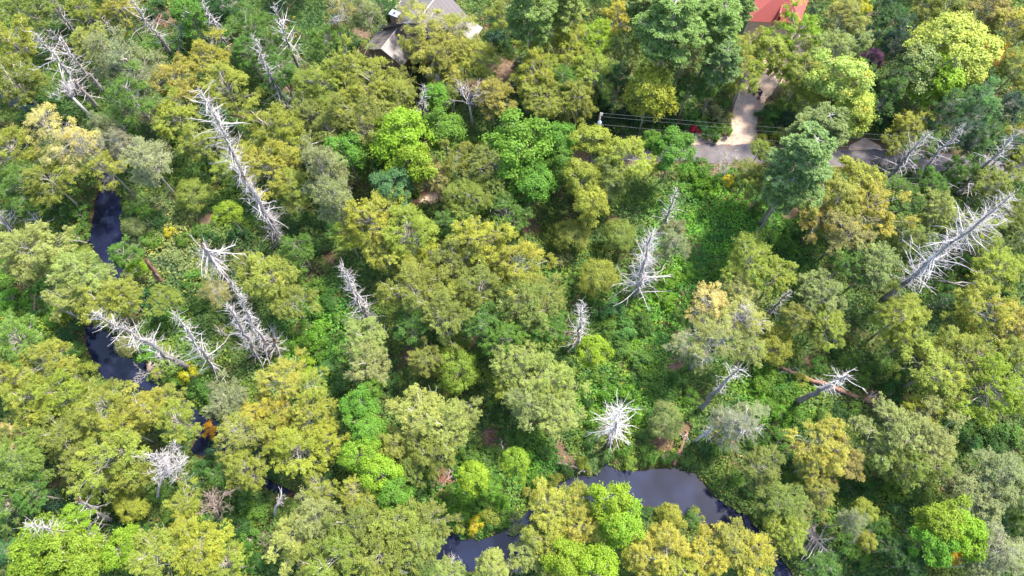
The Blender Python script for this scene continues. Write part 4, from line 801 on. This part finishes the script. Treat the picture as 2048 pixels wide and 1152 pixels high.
snag(1760,375,1860,262,0.26,85,3.4,'dead tree with wide feathery white branches, leftmost of the three by the road',prof='cone',lift=0.5,start=0.05,seed=24,twigs=130)
snag(1815,372,1932,248,0.22,80,1.4,'narrow dead tree in the middle of the three by the road',prof='mid',lift=0.25,seed=25,twigs=160)
snag(1912,390,2044,256,0.24,75,2.9,'dead tree at the right edge, last of the three by the road',prof='cone',lift=0.35,start=0.08,seed=26,twigs=130)
snag(1398,820,1480,735,0.28,55,1.5,'leaning grey dead trunk with short branches near its top beside the grey tree',prof='top',lift=0.45,start=0.45,seed=27,top=0.06,twigs=50)
snag(1592,805,1697,750,0.34,48,2.0,'dark thick dead trunk crossing over the fallen red log, white twigs at its tip',prof='top',lift=0.1,start=0.5,seed=28,top=0.08,twigs=90)
snag(30,468,-22,408,0.26,60,2.4,'dead tree with long branches cut by the left edge',prof='cone',lift=0.3,seed=29,twigs=60)
snag(327,570,293,522,0.36,4,0.7,'short broken reddish stump in the shrubs right of the stream',broken=True,seed=30,mat=M_ROT)
snag(585,205,582,176,0.28,6,0.8,'broken brown stump right of the spiky dead tree near the top',broken=True,seed=31,mat=M_ROT)
snag(105,465,58,425,0.16,24,1.6,'faint thin dead tree behind the pale olive tree at left',seed=32)
snag(452,672,436,655,0.14,16,1.2,'tiny white dead tree between the curved snag and the spiky pair',seed=33,hov=3.5)
snag(262,268,212,238,0.15,20,1.3,'thin grey dead tree above the lichen grey tree at left',seed=34)
snag(215,1082,45,1045,0.24,75,2.4,'fallen white dead tree with upturned branches above the lime tree at bottom left',prof='cone',lift=0.1,start=0.05,seed=35,twigs=160,hov=14.0)
snag(225,1042,158,1000,0.22,34,1.8,'leaning broken trunk above the fallen white dead tree at bottom left',prof='top',lift=0.5,start=0.1,seed=36,hov=10.0,broken=True,twigs=30)
snag(1660,1110,1600,1050,0.14,36,2.0,'small fallen brown dead tree at the bottom right of the pond',seed=37,hov=4.0,twigs=60)
snag(352,120,372,15,0.10,10,1.6,'thin crooked pale dead stem beside the brown hollow at the top',seed=38,hov=10.0,bend=0.04)

def bare_tree(px, py, rpx, bx, by, label, seed, mat=M_BARE, dens=5, hov=None, name='bare_tree'):
    """leafless tree: a stem that forks again and again"""
    rs = random.Random(seed * 77); h = hov or 11.0; c = P(px, py, h * 0.78); B = P(bx, by) if bx is not None else Vector((c.x, c.y, 0))
    R = rpx * depth(c) / F; root = empty(name, B); tag(root, label, 'bare tree', 'leafless pale trees'); off = Vector((c.x - B.x, c.y - B.y, 0))
    fork = Vector((off.x * 0.55, off.y * 0.55, h * 0.5)); m = MB(); tp = [Vector((0, 0, -0.3)), fork * 0.5 + Vector((rs.uniform(-.3, .3), rs.uniform(-.3, .3), 0)), fork]
    m.tube(tp, [0.2 * h / 11, 0.15 * h / 11, 0.12 * h / 11], 7); m.build('trunk', mat, root, True)
    centre = off + Vector((0, 0, h * 0.78)); tw = MB()
    def grow(mb, p, d, L, r, lev):
        q = p; pts = [p]; rad = [r]
        for s in range(3):
            d = (d + Vector([rs.gauss(0, 0.17) for _ in range(3)]) + Vector((0, 0, 0.05))).normalized(); q = q + d * L / 3; pts.append(q); rad.append(max(0.012, r * (1 - 0.15 * (s + 1))))
        mb.tube(pts, rad, 4 if lev < 2 else 3, cap=False)
        if lev >= dens: return
        for _ in range(rs.choice((2, 3, 3)) if lev < dens - 1 else 3):
            nd = (d + Vector([rs.gauss(0, 0.55) for _ in range(3)])).normalized()
            grow(tw, rs.choice(pts[1:]), nd, L * rs.uniform(0.6, 0.85), max(0.012, r * 0.6), lev + 1)
    for k in range(5):
        a = k * 1.257 + rs.uniform(-.3, .3); tgt = centre + Vector((math.cos(a), math.sin(a), rs.uniform(-0.1, 0.5))) * R * 0.6
        mb = MB(); grow(mb, fork, (tgt - fork).normalized(), R * 0.85, 0.075 * h / 11, 1); mb.build('limb', mat, root)
    tag(tw.build('twigs', mat, root), kind='stuff'); return root
bare_tree(935,182,36,943,258,'white bare-branched tree with a thin stem below the brown house',1,M_BRANCH,4)
bare_tree(352,905,52,312,1010,'large white leafless tree with fine twigs by the brown stream bend',2,M_BRANCH,6)
bare_tree(442,995,34,430,1045,'leafless brown-twigged tree at lower left',3,M_BROWNTWIG,5)
bare_tree(580,978,22,548,1035,'small white leafless tree with few branches at lower centre left',4,M_BRANCH,3)
bare_tree(1447,320,26,1441,362,'fine-twigged pale bare tree overhanging the roadside',5,M_BARE,5,hov=6.0)
bare_tree(1490,625,42,None,None,'spread of white bare branches topping the twiggy pale tree',6,M_BRANCH,4,hov=14)
bare_tree(1420,690,36,None,None,'lower spray of white bare branches in the pale twiggy crowns',7,M_BRANCH,4,hov=12)
bare_tree(1500,842,38,None,None,'bare grey branches on top of the lichen grey tree above the pond',8,M_BRANCH,4,hov=14)
bare_tree(1425,855,24,None,None,'bare grey branches at the left of the lichen grey tree above the pond',9,M_BRANCH,4,hov=11)
bare_tree(1610,1075,26,None,None,'brown leafless brush at the bottom right of the pond',10,M_BROWNTWIG,5,hov=3.5)
bare_tree(668,15,24,690,102,'pale forked bare top of the brown thin tree at the top edge',11,M_BRANCH,4,hov=14)
bare_tree(790,1140,16,None,None,'small white bare twigs at the bottom edge',12,M_BRANCH,3,hov=11)
bare_tree(900,1130,26,None,None,'pale bare twigs among the crowns by the small bottom pool',13,M_BARE,4,hov=8)
bare_tree(1030,1135,22,None,None,'pale bare twigs right of the small bottom pool',14,M_BARE,4,hov=7)
bare_tree(1735,1070,18,None,None,'brown bare twigs between the small yellow trees at bottom right',15,M_BROWNTWIG,4,hov=4)
bare_tree(105,150,26,None,None,'grey lichen-covered bare crown beside the leftmost tall snag',16,M_BRANCH,5,hov=15)
bare_tree(195,285,30,225,360,'pinkish pale bare crown above the upper left stream pool',17,M_BARE,5,hov=12)
bare_tree(530,1085,18,None,None,'low reddish bare bush at lower centre left',18,M_BROWNTWIG,4,hov=2.5)
bare_tree(1350,1100,26,None,None,'fine pale twigs in the golden crowns below the pond',19,M_BARE,4,hov=11)
bare_tree(2000,1095,34,None,None,'grey bare twigs in the pale crown at bottom right',20,M_BARE,4,hov=12)
bare_tree(290,745,20,None,None,'dry straw-coloured brush on the bank of the lower left stream pool',21,M_BARE,4,hov=1.6)
bare_tree(430,560,22,None,None,'thin pale bare stems right of the broken-topped snag',22,M_BARE,3,hov=8)

# ------------------------------------------------------------------ fallen trunks
def log(p0, p1, r, label, mat, z0=0.5, z1=0.5, stubs=6, seed=1, cat='log'):
    rs = random.Random(seed); A = P(*p0, z0); Bv = P(*p1, z1); root = empty('fallen_log', (A + Bv) / 2 * Vector((1, 1, 0)).length * 0 + Vector(((A.x + Bv.x) / 2, (A.y + Bv.y) / 2, 0)))
    o = Vector(root.location); tag(root, label, cat, 'fallen trunks'); k = 8; pts = []; rad = []
    for s in range(k + 1):
        t = s / k; pts.append(A.lerp(Bv, t) - o + Vector([rs.gauss(0, 0.06) for _ in range(3)])); rad.append(r * (1 - 0.45 * t) * rs.uniform(0.9, 1.1))
    m = MB(); m.tube(pts, rad, 8); m.build('trunk', mat, root, True)
    for s in range(stubs):
        st = link('branch', rs.choice(BR), root); st.location = pts[rs.randrange(2, k)]; L = rs.uniform(0.5, 1.5); st.scale = (L, L, L)
        st.rotation_euler = (rs.uniform(0, 6), rs.uniform(-1.2, 0.1), rs.uniform(0, 6))
    return root
log((1738,803),(1560,735),0.36,'long reddish fallen log lying under the dark dead trunk',M_ROT,0.6,0.8,14,1)
log((1345,930),(1378,862),0.26,'orange-brown fallen log sloping down into the pond',M_ROT,0.2,1.2,8,2)
log((1870,562),(1955,568),0.16,'thin grey fallen trunk below the largest dead tree',M_SNAG,0.9,0.9,5,3)
log((68,640),(70,588),0.14,'orange split trunk standing in shrubs at the left',M_ROT,0.8,2.5,0,4)
log((165,640),(78,594),0.15,'grey leaning fallen trunk beside the orange split trunk',M_SNAG,0.6,2.8,4,5)
log((1115,924),(1182,945),0.13,'thin brown fallen trunk on the bank left of the pond',M_BROWNTWIG,0.9,0.6,5,6)
log((460,230),(522,240),0.16,'reddish fallen trunk right of the golden tree',M_ROT,2.0,2.4,4,7)
log((298,728),(297,740),0.36,'short brown stump on the bank of the lower left pool',M_ROT,0.1,0.1,0,8)
log((160,965),(215,982),0.11,'thin pale fallen branch in the dark gap at lower left',M_SNAG,3.0,3.0,3,9)
log((1000,872),(1006,902),0.09,'thin brown fallen stick on bare soil',M_BARE,0.5,0.5,3,10)
log((130,478),(175,486),0.10,'curved grey fallen branch left of the upper left stream pool',M_SNAG,2.0,2.0,4,11)
log((880,985),(900,942),0.12,'reddish fallen branch on bare soil left of the bright shrubs',M_ROT,0.5,0.5,8,12)
log((35,545),(60,560),0.15,'orange split wood on the ground by the left edge',M_ROT,2.0,1.5,6,13)
log((1770,798),(1725,795),0.22,'splintered red stump end at the right end of the red log',M_ROT,0.3,0.6,14,14)
b = MB(); rr_ = random.Random(2)
for k in range(260):   # rotten debris on the soil
    cx, cy, rad_ = rr_.choice(((1752,797,22),(45,568,24),(990,878,22),(885,960,16),(1322,880,18),(1375,600,14),(330,40,22),(1745,800,18)))
    p = P(cx + rr_.gauss(0, 0.5) * rad_, cy + rr_.gauss(0, 0.4) * rad_, 0.45); a = rr_.uniform(0, 6.28); L = rr_.uniform(0.2, 0.8)
    d = Vector((math.cos(a), math.sin(a), rr_.uniform(-.2, .5))) * L; b.tube([p - d, p + d], [0.05, 0.02], 3)
tag(b.build('wood_debris', M_ROT), 'reddish broken wood scattered on bare soil', 'debris', None, 'stuff')

# ------------------------------------------------------------------ brown house
M_ROOF = plain('roof_metal_brown', (0.085, 0.069, 0.066), 0.42, 0.0, 0.12, 0.4)
M_SEAM = plain('roof_seam', (0.085, 0.069, 0.066), 0.45, 0.0, 0.1, 1)
M_WALL = plain('wood_siding', (0.17, 0.105, 0.075), 0.85, 0, 0.3, 3, 0.3)
M_TRIM = plain('trim', (0.34, 0.27, 0.23), 0.6, 0, 0.1, 1)
M_GLASS = plain('window_glass', (0.02, 0.05, 0.055), 0.08, 0, 0.1, 1, spec=0.8)
M_CAP = plain('galvanised_steel', (0.26, 0.28, 0.31), 0.45, 0.3, 0.1, 2)
M_BRICK = plain('chimney_siding', (0.16, 0.10, 0.08), 0.85, 0, 0.3, 4, 0.3)
house = empty('house', hp(5, 5, 0)); tag(house, 'brown wooden house with metal gable roofs half hidden under the golden tree', 'house')
HC = Vector(house.location)
def hloc(u, v, z): return hp(u, v, z) - HC
def wallbox(name, u0, u1, v0, v1, z0, z1, mat, parent=house):
    m = MB(); q = [hloc(u0, v0, z0), hloc(u1, v0, z0), hloc(u1, v1, z0), hloc(u0, v1, z0)]; q2 = [p + Vector((0, 0, z1 - z0)) for p in q]
    m.add(q + q2, [(0,1,2,3),(7,6,5,4),(1,0,4,5),(2,1,5,6),(3,2,6,7),(0,3,7,4)]); return m.build(name, mat, parent)
def gable_walls(name, u0, u1, v0, v1, ze0, ze1, vr, zr):
    m = MB()
    prof = [(v0, 0), (v1, 0), (v1, ze1), (vr, zr), (v0, ze0)]
    a = [hloc(u0, v, z) for v, z in prof]; c = [hloc(u1, v, z) for v, z in prof]
    m.add(a + c, [(4,3,2,1,0),(5,6,7,8,9)] + [(i, (i + 1) % 5, (i + 1) % 5 + 5, i + 5) for i in range(5)]); return m.build(name, M_WALL, house)
def roof_plane(u0, u1, va, za, vb, zb, seam=0.6, mat=M_ROOF):
    m = MB(); m.slab([hloc(u0, va, za), hloc(u1, va, za), hloc(u1, vb, zb), hloc(u0, vb, zb)], 0.12); r = m.build('roof', mat, house)
    n = max(2, int((u1 - u0) / seam)); nrm = Vector((0, 0, 0.03))
    for k in range(n + 1):
        u = u0 + 0.03 + (u1 - u0 - 0.06) * k / n; m = MB(); m.tube([hloc(u, va, za) + nrm * 0.2, hloc(u, vb, zb) + nrm * 0.2], [0.013, 0.013], 4)
        s = m.build('seam', M_SEAM, r)
    return r
gable_walls('wall', 0.35, 3.9, 0.4, 6.0, 3.75, 3.75, 3.4, 5.35)
roof_plane(-0.15, 3.85, -0.1, 3.85, 3.4, 5.72); roof_plane(-0.15, 3.85, 3.42, 5.72, 6.5, 3.85)
gable_walls('wall', 3.95, 10.6, 0.6, 10.3, 4.1, 5.0, 6.9, 8.1)
roof_plane(3.9, 11.1, 0.1, 4.15, 3.35, 6.45); roof_plane(3.9, 11.1, 3.3, 6.62, 6.95, 8.55); roof_plane(3.9, 11.1, 6.98, 8.55, 11.0, 5.0)
m = MB(); m.tube([hloc(3.8, 6.96, 8.62), hloc(11.15, 6.96, 8.62)], [0.09, 0.09], 6); m.build('ridge_cap', M_TRIM, house)
m = MB(); m.tube([hloc(-0.2, 3.41, 5.79), hloc(3.9, 3.41, 5.79)], [0.07, 0.07], 6); m.build('ridge_cap', M_TRIM, house)
for k in range(22):   # studded lower roof edge
    u = 4.0 + k * 0.32; wallbox('eave_bracket', u, u + 0.13, -0.06, 0.16, 4.06, 4.22, M_TRIM)
wallbox('wall', 9.7, 12.0, 10.35, 12.0, 0, 2.7, M_WALL); m = MB(); m.slab([hloc(9.4,9.9,3.25), hloc(12.3,9.9,3.25), hloc(12.3,12.4,2.75), hloc(9.4,12.4,2.75)], 0.1); m.build('porch_roof', M_ROOF, house)
ch = wallbox('chimney', 4.3, 5.1, 2.3, 3.5, 4.5, 7.6, M_BRICK); wallbox('chimney_cap', 4.2, 5.2, 2.2, 3.6, 7.6, 7.72, M_CAP, ch)
m = MB(); m.tube([hloc(4.7, 2.9, 7.7), hloc(4.7, 2.9, 8.15)], [0.16, 0.16], 10); m.build('flue', M_CAP, ch)
m = MB(); m.tube([hloc(8.2, 5.0, 7.5), hloc(8.2, 5.0, 8.1)], [0.09, 0.09], 8); m.build('vent_pipe', M_CAP, house)
wn = wallbox('window', 0.31, 0.349, 1.9, 2.8, 2.3, 3.4, M_TRIM); wallbox('pane', 0.28, 0.309, 1.98, 2.33, 2.38, 3.32, M_GLASS, wn); wallbox('pane', 0.28, 0.309, 2.38, 2.72, 2.38, 3.32, M_GLASS, wn)
for v in (0.5, 1.5, 3.2, 4.3, 5.4): wallbox('siding_batten', 0.31, 0.349, v, v + 0.09, 0.3, 3.72, M_TRIM)
shed = empty('shed', P(890, 172)); tag(shed, 'grey flat-roofed shed partly under the golden tree below the brown house', 'shed')
sp = Vector(shed.location); m = MB()
q = [HU * a + HV * c_ for a, c_ in ((-1.5,-1.8),(1.5,-1.8),(1.5,1.8),(-1.5,1.8))]
m.add([v + Vector((0, 0, 0)) for v in q] + [v + Vector((0, 0, 2.4)) for v in q], [(0,1,2,3),(7,6,5,4),(1,0,4,5),(2,1,5,6),(3,2,6,7),(0,3,7,4)]); m.build('wall', M_WALL, shed)
m = MB(); m.slab([v * 1.15 + Vector((0, 0, 2.55 + 0.2 * (i_ in (1, 2)))) for i_, v in enumerate(q)], 0.1); m.build('roof', plain('grey_roofing', (0.26, 0.25, 0.24), 0.6), shed)

# ------------------------------------------------------------------ red-roofed house
M_RED = plain('red_shingles', (0.23, 0.045, 0.036), 0.75, 0, 0.16, 14, 0.4)
M_CREAM = plain('cream_wall', (0.45, 0.36, 0.30), 0.8, 0, 0.15, 2)
rh = empty('house', (38.5, 80, 0)); tag(rh, 'house with a bright red shingle roof cut by the top edge of the picture', 'house'); RC = Vector(rh.location)
def rl(x, y, z): return Vector((x, y, z)) - RC
e_r0 = P(1599, 48, 4.2); e_r1 = P(1622, -12, 4.2)
e_r1 = e_r0 + (e_r1 - e_r0).normalized() * 11; lft = P(1492, 42, 4.2); lft1 = lft + (e_r1 - e_r0)
mid0 = (e_r0 + lft) / 2; mid1 = (e_r1 + lft1) / 2
rdg0 = mid0 + (mid1 - mid0) * 0.33 + Vector((0, 0, 3.4)); rdg1 = mid1 - (mid1 - mid0) * 0.1 + Vector((0, 0, 3.4))
for q in ([e_r0, e_r1, rdg1, rdg0], [e_r0, rdg0, lft], [lft1, lft, rdg0, rdg1], [e_r1, rdg1, lft1]):
    m = MB(); q = [p - RC for p in q]; nn = (q[1] - q[0]).cross(q[-1] - q[0])
    if nn.z < 0: q = q[::-1]
    m.slab(q, 0.12); m.build('roof', M_RED, rh)
m = MB(); cx = (e_r0 + e_r1 + lft + lft1) / 4 - RC
fo = [(p - RC - cx) * 0.93 + cx for p in (e_r0, e_r1, lft1, lft)]; lo = [Vector((p.x, p.y, 0)) for p in fo]; hi = [Vector((p.x, p.y, 4.0)) for p in fo]
m.add(lo + hi, [(0,1,2,3),(7,6,5,4),(1,0,4,5),(2,1,5,6),(3,2,6,7),(0,3,7,4)]); m.build('wall', M_CREAM, rh)
# small cross gable facing the drive
ga = P(1560, 25, 5.9); gl = P(1541, 58, 4.0); gr = P(1562, 44, 4.0); gb = ga + Vector((1.2, 3.0, 0.0))
for q in ([ga, gl, gl + (gb - ga), gb], [ga, gb, gr + (gb - ga), gr]):
    m = MB(); m.slab([p - RC for p in q], 0.1); m.build('gable_roof', M_RED, rh)

# ------------------------------------------------------------------ utility pole and wires
pt = P(1201, 229, 9.0); pole = empty('utility_pole', (pt.x, pt.y, 0)); tag(pole, 'wooden utility pole with a grey transformer beside the dark shrubs above the road', 'utility pole')
m = MB(); m.tube([(0, 0, -0.3), (0, 0, 9.3)], [0.17, 0.12], 8); m.build('post', M_TRUNK, pole, True)
m = MB(); m.tube([(0.0, -0.38, 7.0), (0.0, -0.38, 8.0)], [0.26, 0.26], 12); tr_ = m.build('transformer', M_CAP, pole, True)
m = MB(); m.tube([(0, -0.38, 8.0), (0, -0.38, 8.25)], [0.06, 0.04], 6); m.build('bushing', M_CAP, tr_)
m = MB(); m.box((-0.05, -0.12, 7.4), (0.05, 0.0, 7.6)); m.build('bracket', M_CAP, pole)
for z in (9.25, 8.9, 6.9):
    m = MB(); m.tube([(0.12, 0, z), (0.3, 0, z)], [0.05, 0.04], 6); m.build('insulator', M_CAP, pole)
M_WIRE = plain('wire', (0.10, 0.10, 0.10), 0.5)
pend = P(2300, 292, 9.3)
for k, (z, wlab) in enumerate(((9.25, 'topmost thin power line running right from the pole'), (8.6, 'middle power line running right from the pole'), (7.0, 'lowest and thickest power line running right from the pole'))):
    a = Vector((pt.x + 0.3, pt.y, z)); e_ = Vector((pend.x, pend.y - 0.5 * k, z)); m = MB(); pts = []
    for s in range(33):
        t = s / 32; p = a.lerp(e_, t); p.z -= 0.9 * math.sin(math.pi * t); pts.append(p)
    m.tube(pts, [0.014 + 0.005 * (k == 2)] * 33, 4, cap=False); tag(m.build('power_line', M_WIRE), wlab, 'power line', 'power lines along the road')

finish_labels()
print('trees', len(TREES), 'objects', len(bpy.data.objects), 'ground leaves', n)
print('mesh polys', sum(len(mm.polygons) for mm in bpy.data.meshes))
